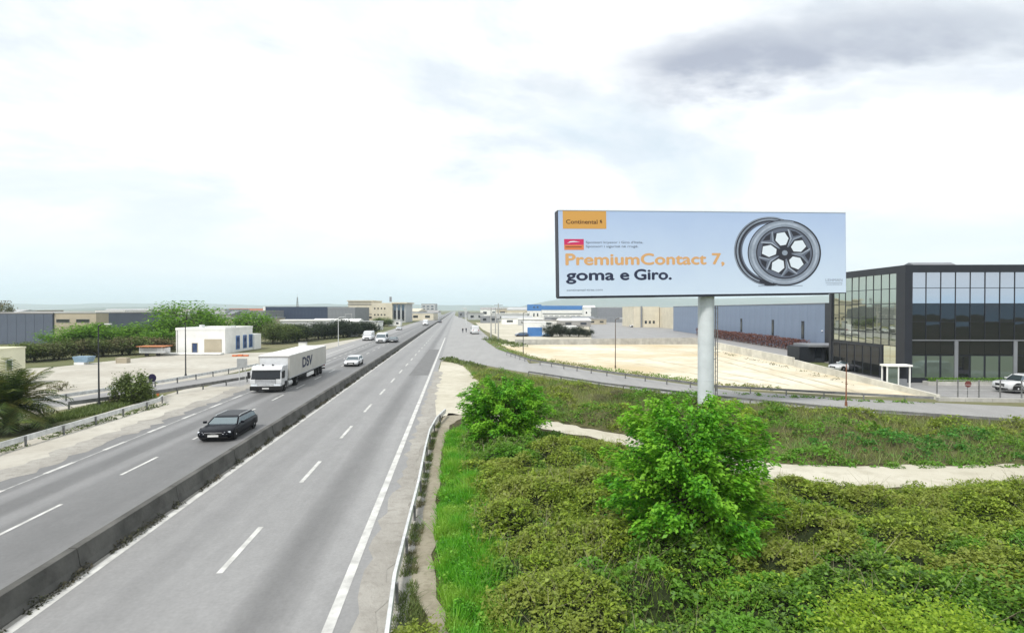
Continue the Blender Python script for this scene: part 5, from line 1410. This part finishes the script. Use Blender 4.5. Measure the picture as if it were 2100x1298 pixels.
# fresh grass between footpath and brambles
gpoly = [(-0.92, 8.44), (-1.69, 13.61), (-2.25, 16.58), (-2.71, 19.88), (-3.12, 24.14), (-3.63, 29.7), (-4.13, 35.55), (-3.02, 37.0), (-1.8, 27.87), (-0.96, 22.35), (-0.33, 19.04), (0.5, 16.58), (0.82, 13.61), (0.51, 8.44)]
c = scatter(gpoly, 42000)
kp = edge_fade(c[:, 0], c[:, 1], gpoly, 0.9) + 0.9 * (fbm(c[:, 0] / 0.7 + 4, c[:, 1] / 0.7, 83, 3) - 0.5) > 0.30 * rng.random(len(c)); c = c[kp]
P = np.column_stack([c, np.zeros(len(c))])
hh = 0.14 + 0.75 * np.clip(fbm(c[:, 0] / 0.9, c[:, 1] / 0.9, 81, 3) - 0.25, 0, 1)
o = leaf_object("green_grass", blade_quads(P, hh * (0.6 + 0.8 * rng.random(len(P))), 0.012 + 0.010 * rng.random(len(P)), 0.45), F_grass); tag(o, "lush bright green grass between the footpath and the brambles", "grass", kind="stuff")
c = scatter(gpoly, 900); V = clump_field(c, 0.10 + 0.25 * rng.random(len(c)), 16, 0.22, 0.035)
o = leaf_object("leafy_weeds", V, F_grass); tag(o, "leafy green weeds along the footpath's edge", "weeds", kind="stuff")
# scrubby grass between guardrail and path
spoly = [(-2.43, 11.79), (-2.94, 13.61), (-3.29, 16.74), (-3.73, 21.39), (-4.13, 25.8), (-4.79, 32.36), (-5.16, 37.0), (-4.98, 39.94), (-4.78, 37.0), (-4.46, 32.36), (-4.01, 28.04), (-3.67, 23.95), (-3.2, 20.85), (-3.01, 17.97), (-2.52, 15.18), (-1.94, 13.57), (-1.48, 11.79)]
c = scatter(spoly, 9000); nn = fbm(c[:, 0] / 0.8, c[:, 1] / 0.8, 91, 3); c = c[nn > 0.44]
P = np.column_stack([c, np.zeros(len(c))])
o = leaf_object("verge_grass", blade_quads(P, 0.05 + 0.14 * rng.random(len(P)), 0.012, 0.7), foliage("verge_blades", (0.06, 0.10, 0.02), (0.18, 0.24, 0.06), (0.17, 0.14, 0.07), 0.9)); tag(o, "patchy low grass between the guardrail and the footpath", "grass", kind="stuff")

def shrub(name, label, loc, r, hgt, n, leaf, m, group=None, cat="shrub", seed=1, clumps=40):
    """rounded shrub: clumps of leaves on a twiggy frame"""
    q = np.random.default_rng(seed)
    root = tag(empty(name, (*loc, 0)), label, cat, group)
    st = MB(); V = []
    for i in range(clumps):
        a = q.random() * 2 * np.pi; e = math.sqrt(q.random()); z = hgt * (0.25 + 0.7 * q.random() * math.sqrt(max(0, 1 - e * e * .85)))
        c = np.array([r * e * math.cos(a), r * e * math.sin(a), z])
        if i % 3 == 0: st.tube([(0, 0, 0), tuple(c * np.array([.5, .5, .6])), tuple(c)], [.03, .02, .008], 4)
        k = n // clumps; P = c + q.normal(size=(k, 3)) * np.array([r, r, hgt]) * 0.13
        P[:, 2] = np.maximum(P[:, 2], 0.04)
        V.append(leaf_quads(P, leaf * (0.6 + 0.8 * q.random(k)), up=0.6))
    st.build("stems", M_bark, root); leaf_object("leaves", np.concatenate(V), m, root)
    return root
shrub("lime_shrub", "vivid yellow-green shrub at the foot of the bank below the brambles", (8.51, 11.79), 2.0, 1.45, 13000, 0.046, F_lime, seed=3, clumps=95)
shrub("lime_shrub", "small yellow-green shrub growing against the roadside end of the guardrail", (-2.23, 12.89), 0.62, 0.55, 2200, 0.045, F_bram, seed=4)
shrub("green_shrub", "fresh green bush growing right against the yellow-green shrub", (11.79, 13.78), 1.4, 1.3, 4200, 0.06, F_mid, seed=5)

# ---- the weedy bank beyond the sandy track
back_poly = [(-6.67, 77.58), (2.73, 63.46), (9.57, 55.66), (16.98, 47.0), (24.8, 41.79), (34.13, 37.77), (45.97, 34.46), (38.63, 28.94), (25.84, 28.58), (15.84, 28.31), (12.75, 29.04), (9.79, 32.48), (5.48, 37.46), (1.76, 40.84), (-1.94, 45.12), (-3.12, 58.54)]
BC, BF = domes(back_poly, 260, 0.5, 1.8, 0.25, 1.05, 8)
def h_back(X, Y):
    h, _ = BF(X, Y)
    return (h + 0.25 * (fbm(X / 0.9, Y / 0.9, 121, 3) - 0.45)).clip(0.04) * (0.3 + 0.7 * edge_fade(X, Y, back_poly, 2.0))
c = scatter(back_poly, 30000); hb_ = h_back(c[:, 0], c[:, 1])
P = np.column_stack([c, hb_ * 0.6])
o = leaf_object("dry_grass", blade_quads(P, 0.22 + 0.45 * rng.random(len(P)), 0.020, 0.5), F_dry); tag(o, "faded grass and weeds on the bank below the service road", "grass", kind="stuff")
c = scatter(back_poly, 7000); hb_, arg = BF(c[:, 0], c[:, 1]); hb_ = h_back(c[:, 0], c[:, 1])
bs = fbm(BC[:, 0] / 4 + 2, BC[:, 1] / 2.5, 131, 2) + 0.06 * rng.normal(size=len(BC)); rel = (BC[:, 1] - 27) / 18
near = rel < 0.38
col_ = np.where(near & (BC[:, 0] > 15.5) & (bs > 0.40), 2, np.where(near, 1, np.where(bs > 0.50, 0, np.where(bs < 0.40, 1, 3))))
kk = np.where(arg >= 0, col_[np.maximum(arg, 0)], 3)
for code, lab, mm in ((0, "low olive bushes scattered over the upper bank below the service road", F_bram), (1, "dark bushes along the far edge of the sandy track", F_bram2), (2, "fresh green leafy plants beside the sandy track below the glass office", foliage("green_bank_leaves", (0.03, 0.14, 0.016), (0.12, 0.36, 0.045), None, 0.3, 0.4))):
    sel = kk == code
    if sel.sum():
        o = leaf_object("bank_bushes", clump_field(c[sel], hb_[sel] * (1.1, 1.5, 1.25)[code], 18, 0.38, 0.08), mm); tag(o, lab, "bushes", kind="stuff")
o = mound("bank_floor", back_poly, h_back, 0.5, mat("bank_thatch", (0.085, 0.085, 0.035), 1.0, var=0.45, scale=0.8), 0.85); tag(o, "thatch of old grass under the weeds of the far bank", "undergrowth", kind="stuff")

# ---- weeds: median foot, road edges
def weed_strip(name, label, pts, width, n, hmax, leaf, m, gap=0.5, seed=1, z=0.02):
    V = []
    P = []
    for i in range(len(pts) - 1):
        a, b = np.array(pts[i]), np.array(pts[i + 1]); k = int(n * np.linalg.norm(b - a) / sum(np.linalg.norm(np.array(pts[j + 1]) - np.array(pts[j])) for j in range(len(pts) - 1)))
        t = rng.random(k)[:, None]; d = (b - a) / np.linalg.norm(b - a); nrm = np.array([d[1], -d[0]])
        P.append(a + (b - a) * t + nrm * (rng.random(k)[:, None] - .5) * width)
    P = np.concatenate(P); nn = fbm(P[:, 0] / 0.7 + seed, P[:, 1] / 0.7, 150 + seed, 3); P = P[nn > gap]; nn = nn[nn > gap]
    Q = np.column_stack([P, z + hmax * rng.random(len(P)) * np.clip((nn - gap) * 6, 0.25, 1)])
    o = leaf_object(name, leaf_quads(Q, leaf * (0.6 + 0.8 * rng.random(len(Q))), up=0.3), m); tag(o, label, "weeds", kind="stuff")
weed_strip("median_weeds", "dark weeds and litter growing along the foot of the median barrier", [tuple(rd(s, -10.98).xy) for s in (4, 30, 60, 110)], 0.34, 15000, 0.24, 0.04, foliage("median_weed_leaves", (0.02, 0.022, 0.012), (0.09, 0.095, 0.045), (0.13, 0.11, 0.07), 0.9), 0.50, 2)
weed_strip("kerb_weeds", "olive weeds along the upper edge of the service road", [(-5.4, 139.73), (-1.93, 112.11), (3.09, 89.89), (11.86, 72.61), (21.14, 58.54), (26.0, 54.99)], 2.2, 9000, 0.35, 0.10, F_dry, 0.40, 3)
weed_strip("kerb_weeds", "scattered green tufts along the lower guardrail of the ochre lot", [(19.62, 53.05), (28.78, 48.51), (34.96, 47.0)], 1.2, 2600, 0.28, 0.08, F_mid, 0.56, 4)
weed_strip("junction_weeds", "weeds around the utility poles at the junction", [(-6.39, 148.89), (-1.1, 127.91), (2.03, 117.94)], 3.5, 2600, 0.7, 0.16, F_olive, 0.46, 5)
weed_strip("nose_grass", "tufted grass on the triangular nose between highway and service road", [(-10.4, 89.01), (-7.03, 81.78), (-4.19, 75.02)], 2.2, 2400, 0.45, 0.12, F_olive, 0.36, 6)
weed_strip("rail_weeds", "dark weeds and rubble under the guardrail by the palm", [(-27.86, 25.87), (-28.24, 31.25), (-28.66, 37.0), (-28.8, 46.51)], 1.4, 4000, 0.25, 0.06, F_olive, 0.50, 7)
weed_strip("wall_weeds", "sparse weeds along the foot of the pale retaining wall", [(37.66, 104.37), (37.07, 75.02), (35.28, 57.79)], 1.6, 1400, 0.25, 0.09, F_brown, 0.56, 8)
weed_strip("track_weeds", "ragged weeds along the bramble side of the sandy track", [(26.86, 24.94), (22.44, 24.81), (18.82, 24.27), (14.64, 24.27), (11.88, 25.08)], 1.5, 9000, 0.32, 0.05, F_bram, 0.44, 9)
weed_strip("track_weeds", "ragged weeds along the bank side of the sandy track", [(30.95, 28.76), (25.84, 28.58), (18.28, 28.31), (13.71, 28.94)], 1.3, 5000, 0.25, 0.06, F_bram2, 0.46, 10)
vp = [(-31.51, 36.26), (-31.4, 39.25), (-30.84, 42.18), (-31.72, 50.4), (-33.99, 54.0), (-34.21, 48.51), (-33.69, 42.57)]
c = scatter(vp, 6000); P = np.column_stack([c, np.zeros(len(c))])
o = leaf_object("verge_grass", blade_quads(P, 0.12 + 0.22 * rng.random(len(P)), 0.03, 0.5), F_olive); tag(o, "short green grass on the verge behind the left guardrail", "grass", kind="stuff")

# ---- palm
def palm(label, loc, trunk_h, fr_len, n, seed):
    q = np.random.default_rng(seed)
    root = tag(empty("palm_tree", (*loc, 0)), label, "palm")
    t = MB(); t.cyl((0, 0, 0), (0, 0, trunk_h), .42, .34, 14)
    for k in range(14):
        a = q.random() * 6.28; z = trunk_h * q.random(); t.cyl((.36 * math.cos(a), .36 * math.sin(a), z), (.48 * math.cos(a), .48 * math.sin(a), z + .16), .05, .02, 5)
    t.build("trunk", M_bark, root)
    for k in range(n):
        a = 2 * math.pi * (k * 0.381966) ; el = math.radians(80 - 85 * (k / n)); L = fr_len * (0.8 + 0.35 * q.random())
        pts = []; d = np.array([math.cos(a) * math.cos(el), math.sin(a) * math.cos(el), math.sin(el)]); p = np.array([0, 0, trunk_h])
        m = 9
        for j in range(m + 1):
            pts.append(p.copy()); p = p + d * (L / m); d = d + np.array([0, 0, -0.13 - 0.05 * j / m]); d /= np.linalg.norm(d)
        fr = MB(); fr.tube([tuple(x) for x in pts], [.035 * (1 - .09 * j) for j in range(m + 1)], 4)
        V = []
        S = np.array(pts)
        nl = 34
        for sgn_ in (-1, 1):
            u = np.linspace(0.12, 0.99, nl) * m; i0 = np.minimum(u.astype(int), m - 1); f = (u - i0)[:, None]
            B = S[i0] * (1 - f) + S[i0 + 1] * f; D = S[i0 + 1] - S[i0]; D /= np.linalg.norm(D, axis=1, keepdims=True)
            side = np.cross(D, [0, 0, 1.0]); side /= np.linalg.norm(side, axis=1, keepdims=True) + 1e-6
            ll = (0.62 * np.sin(np.linspace(0.35, 2.9, nl)) + 0.12)[:, None] * fr_len / 2.6
            T = B + sgn_ * side * ll * 0.85 + D * ll * 0.55 + np.array([0, 0, -0.22]) * ll + q.normal(size=(nl, 3)) * .03
            wv = D * 0.034
            V.append(np.stack([B - wv, B + wv, T + wv * .3, T - wv * .3], 1))
        V = np.concatenate(V); b = len(fr.v)
        base = fr.v; fo = MB(); fo.v = list(base); fo.f = list(fr.f); fo.m = list(fr.m)
        for quad in V: fo.add([tuple(x) for x in quad], [(0, 1, 2, 3)])
        fo.build("frond", F_palm, root)
    return root
palm("bushy feather palm behind the guardrail on the left", (-32.08, 36.26), 1.5, 3.1, 58, 3)
shrub("olive_shrub", "olive-coloured roadside shrub behind the round dark sign", (-31.86, 47.99), 1.6, 2.5, 4200, 0.10, F_olive, seed=8)
shrub("bare_shrub", "small brown half-bare shrub on the verge by the lamp post", (-32.82, 47.0), 0.75, 1.05, 260, 0.06, F_brown, seed=9, clumps=26)
shrub("bare_shrub", "thin brown shrub at the edge of the sandy lot past the palm", (-43.73, 54.99), 1.1, 0.9, 420, 0.07, F_brown, seed=10, clumps=26)

# ---- middle-distance trees: three crown shapes shared by many individuals
def crown_proto(seed, n, clumps, spread, leaf):
    q = np.random.default_rng(seed); V = []; st = MB()
    st.tube([(0, 0, 0), (.02, .01, .3), (.0, .02, .6)], [.035, .028, .015], 7)
    for i in range(clumps):
        d = q.normal(size=3); d /= np.linalg.norm(d); d[2] = d[2] * .8 + .1
        rr = 0.30 + 0.18 * q.random()
        c = np.array([d[0] * rr, d[1] * rr, .60 + d[2] * (0.30 + .08 * q.random())]) 
        st.tube([(0, .01, .3), tuple(c * .6 + np.array([0, 0, .16])), tuple(c)], [.014, .009, .003], 4)
        k = n // clumps; P = c + q.normal(size=(k, 3)) * spread * (0.7 + .6 * q.random())
        P[:, 2] = np.clip(P[:, 2], 0.05, 1.05)
        V.append(leaf_quads(P, leaf * (0.6 + .8 * q.random(k)), up=.5))
    return st.mesh("trunk"), quads_mesh("crown", np.concatenate(V))
PROT = [crown_proto(41, 5200, 46, .085, .024), crown_proto(42, 3600, 38, .10, .030), crown_proto(43, 2600, 30, .11, .034)]
for tkm, cm in PROT: tkm.materials.append(M_bark); cm.materials.append(None)
rt = random.Random(12)
def mid_tree(label, x, y, h, w, m, proto=0, group=None, name="tree", cat="tree", sink=0.0):
    root = tag(empty(name, (x, y, 0), rt.uniform(0, 6.28)), label, cat, group)
    for nm, me, mm in (("trunk", PROT[proto][0], None), ("crown", PROT[proto][1], m)):
        o = link(nm, me, root, (0, 0, -sink * h)); o.scale = (w, w, h)
        if mm:
            o.material_slots[0].link = 'OBJECT'; o.material_slots[0].material = mm
    return root
mid_tree("large round green tree rising behind the white building", -67.66, 118, 9.12 * 1.0, 13.0, F_mid, 0)
mid_tree("rounded green tree just right of the white building", -60.05, 132, 7.12, 9.0, F_mid, 1)
mid_tree("smaller green tree growing against the large round one", -65.99, 124, 7.27, 8.0, F_mid, 2)
for i, (px, top, w, Y) in enumerate(((140, 672, 8.5, 108), (185, 664, 9.5, 112), (232, 667, 9.0, 112), (275, 671, 8.0, 113), (312, 662, 8.5, 116), (335, 676, 7.5, 110))):
    mid_tree(("fresh green tree behind the brown trees next to the beige office", "tall fresh green tree behind the light blue container", "fresh green tree behind the beige crate", "low fresh green tree behind the brown row left of the food trailer", "tall fresh green tree right behind the food trailer", "small fresh green tree between the food trailer and white building")[i], (px - 1050) / 1165 * Y, Y, 7.8 + (635 - top) * Y / 1165, w, F_mid, i % 3, "green trees behind the brown row")
for i in range(12):
    px = 45 + 26 * i; Y = 84 + 1.8 * i
    mid_tree("brown sparsely leaved tree at the back of the sandy lot" if i % 3 else "olive-leaved tree standing among the brown trees of the lot", (px - 1050) / 1165 * Y, Y + rt.uniform(-2, 2), 3.1 + rt.uniform(-.4, .6), 4.6 + rt.uniform(-.6, 1.0), F_brown if i % 3 else F_olive, 1 + i % 2, "brown trees along the lot", sink=0.12)
for i in range(15):
    px = 558 + 14.5 * i; Y = 128 + 3.2 * i
    mid_tree("dark bushy tree in the hedge line along the highway" if i > 3 else "olive-green tree at the white building's end of the hedge line", (px - 1050) / 1165 * Y, Y + rt.uniform(-3, 3), 5.0 + rt.uniform(-.8, .8), 6.2 + rt.uniform(-.8, 1.2), F_dark if i > 3 else F_olive, i % 3, "dark trees in the roadside hedge", sink=0.14)
for i, (px, Y, h_, w_) in enumerate(((1128, 168, 4.6, 5.0), (1145, 170, 4.2, 4.6), (1164, 170, 3.2, 5.0), (1182, 169, 3.6, 5.0), (1197, 168, 2.6, 4.0))):
    mid_tree(("tallest dark bush touching the garage wall", "dark bush second from the garage wall", "low dark bush in the middle of the garage hedge", "dark bush second from the hedge's yard end", "lowest dark bush at the yard end of the garage hedge")[i], (px - 1050) / 1165 * Y, Y - 6, h_, w_, F_dark, i % 3, "dark bushes by the garage", "bush", "bush", 0.15)
mid_tree("tan half-bare tree rising behind the slate-blue hall", -170.59, 190, 10.25, 5.5, F_brown, 1)
# red hedge under the warehouse wall
hd = tag(empty("red_hedge", (pA.x, pA.y, 0), aW - math.pi), "long reddish-brown hedge under the grey-blue warehouse wall", "hedge")
k = 9000; X = -rng.random(k) * LW * 0.62 + 2 - 4; Yh = -1.5 - rng.random(k) * 1.6; Z = rng.random(k) ** .7 * (2.0 + .6 * fbm(X / 2.0, Yh, 5, 2))
leaf_object("leaves", leaf_quads(np.column_stack([X, Yh, Z]), 0.16, up=.3), F_red, hd)
hs = MB()
for i in range(40): hs.cyl((-1.9 - LW * .62 * i / 40, -2.3, 0), (-1.9 - LW * .62 * i / 40, -2.3, 1.0), .04, n=5)
hs.build("stems", M_bark, hd)
k = 5000; X = rng.random(k) * 27.6 + .2; Yh = .1 + rng.random(k) * .7; Z = .36 + rng.random(k) * .42
leaf_object("hedge", leaf_quads(np.column_stack([X, Yh, Z]), 0.07, up=.3), F_mid, HEDGE_PARENT)

# ================================================================== THE FAR PLAIN
rf_ = random.Random(77)
TONE = {'light_grey_cladding': 'light grey', 'white_plaster': 'white', 'grey_roof': 'dull grey', 'beige_plaster': 'beige', 'grey_cladding': 'dark grey', 'cream_plaster': 'cream', 'terracotta_roof': 'red tiled'}
shed_mats = [M_lgrey, M_white, M_roofg, M_beige, M_greyb, M_cream, M_tile]
def far_shed(x, y, w, d, h, m, rm, gable):
    root = tag(empty("far_shed", (x, y, 0), rf_.uniform(-.15, .15)), "low distant building with %s walls and a %s %s roof on the plain" % (TONE[m.name], TONE[rm.name], "gabled" if gable else "flat"), "building", "low buildings on the far plain")
    block(root, "wall", w, d, h, m)
    if gable:
        g = MB(); g.xprism([(-.3, 0), (d / 2, min(2.2, d * .12)), (d + .3, 0)], -.3, w + .3); o = g.build("roof", rm, root); o.location = (0, 0, h + .01)
    else: MB().bx(-.2, w + .2, -.2, d + .2, h + .005, h + .4).build("roof", rm, root)
    nwin = max(2, int(w / 9))
    for i in range(nwin):
        MB().bx((i + .3) * w / nwin, (i + .7) * w / nwin, -.08, -.0, h * .35, h * .7).build("window", M_glassd, root)
for i in range(64):
    y = 240 * (6.0 ** ((i % 32 + rf_.random()) / 32))
    leftside = i < 32
    t_ = rf_.uniform(34, 40 + 0.85 * y) * (-1 if leftside else 1) + (0 if leftside else 6)
    p = rd(y, t_)
    if not leftside and y < 420 and p.x < 0.36 * p.y and p.x > 0.005 * p.y: continue
    if leftside and y < 380 and p.x > -0.47 * p.y: continue
    if not leftside and p.x > 0.22 * p.y and y < 450: continue
    far_shed(p.x, p.y, rf_.uniform(14, 46), rf_.uniform(12, 30), rf_.uniform(3.5, 6.6 + y * .0016), rf_.choice(shed_mats[:6]), rf_.choice(shed_mats), rf_.random() < .6)
for i, (px, Y, w, d, h_, m, rm) in enumerate(((1030, 300, 16, 10, 3.2, M_white, M_lgrey), (1062, 280, 12, 9, 3.0, M_lgrey, M_white), (1100, 262, 20, 8, 2.6, M_white, M_roofg), (1150, 255, 14, 9, 2.8, M_roofg, M_white), (985, 330, 10, 10, 4.0, M_greyb, M_lgrey),
        (1008, 380, 24, 14, 5.0, M_lgrey, M_white), (1040, 440, 26, 18, 7.5, M_cream, M_lgrey), (960, 430, 12, 10, 5.0, M_lgrey, M_roofg), (1018, 520, 34, 20, 8.5, M_beige, M_lgrey), (985, 620, 30, 18, 8.0, M_white, M_roofg),
        (940, 560, 10, 12, 5.5, M_greyb, M_lgrey), (1120, 330, 22, 9, 3.4, M_greyb, M_lgrey), (1175, 300, 12, 8, 3.2, M_white, M_greyb), (1205, 300, 10, 8, 2.6, M_beige, M_roofg),
        (700, 215, 14, 8, 3.0, M_white, M_lgrey), (640, 200, 16, 8, 3.6, M_lgrey, M_white), (575, 190, 16, 8, 4.0, M_lgrey, M_white), (840, 420, 18, 14, 5.0, M_cream, M_lgrey), (852, 500, 20, 14, 5.4, M_white, M_roofg), (795, 270, 6, 6, 2.6, M_white, M_lgrey),
        (205, 210, 20, 9, 4.6, M_roofg, M_tile), (250, 235, 18, 10, 5.6, M_lgrey, M_roofg), (290, 260, 14, 10, 5.4, M_white, M_roofg), (225, 300, 22, 10, 6.4, M_cream, M_lgrey), (330, 330, 26, 12, 6.8, M_white, M_roofg), (440, 420, 30, 14, 7.6, M_lgrey, M_roofg), (500, 520, 36, 14, 8.2, M_white, M_lgrey))):
    far_shed((px - 1050) / 1165 * Y, Y, w, d, h_, m, rm, i % 3 == 0)
for i in range(90):
    y = 190 * (8.0 ** rf_.random()); t_ = rf_.choice((-1, 1)) * rf_.uniform(30, 36 + .9 * y); p = rd(y, t_)
    if p.x > 0 and p.x < .40 * p.y and y < 420: continue
    if p.x < 0 and y < 230 and p.x > -.55 * p.y: continue
    dk_ = rf_.random() < .6
    mid_tree("small dark tree among the distant buildings of the plain" if dk_ else "small olive-toned tree among the distant buildings of the plain", p.x, p.y, rf_.uniform(3.5, 6.0), rf_.uniform(5, 11), F_dark if dk_ else F_olive, 2, "trees dotted over the far plain", "far_tree", sink=.12)
# lamp standards along the far highway
for i in range(7):
    s = 260 + 75 * i
    p = rd(s, 1.5 + .012 * s)
    r_ = lamp_post("grey street lamp lining the distant right side of the highway", p.x, p.y, 8.5, .14, 1.6, M_galv, -1, "street lamps down the far highway")

# ================================================================== AIR
hz = MB().bx(-13500, 13500, -250, 13500, -1.5, 230).build("haze", None)
hz.data.materials.clear()
hm = bpy.data.materials.new("haze_air"); hm.use_nodes = True
N, L = hm.node_tree.nodes, hm.node_tree.links
for n in list(N):
    if n.type != 'OUTPUT_MATERIAL': N.remove(n)
pv_ = N.new('ShaderNodeVolumePrincipled'); pv_.inputs['Color'].default_value = (0.80, 0.92, 1.0, 1); pv_.inputs['Density'].default_value = 0.00016
L.new(pv_.outputs[0], N['Material Output'].inputs['Volume'])
hz.data.materials.append(hm); tag(hz, kind="stuff")
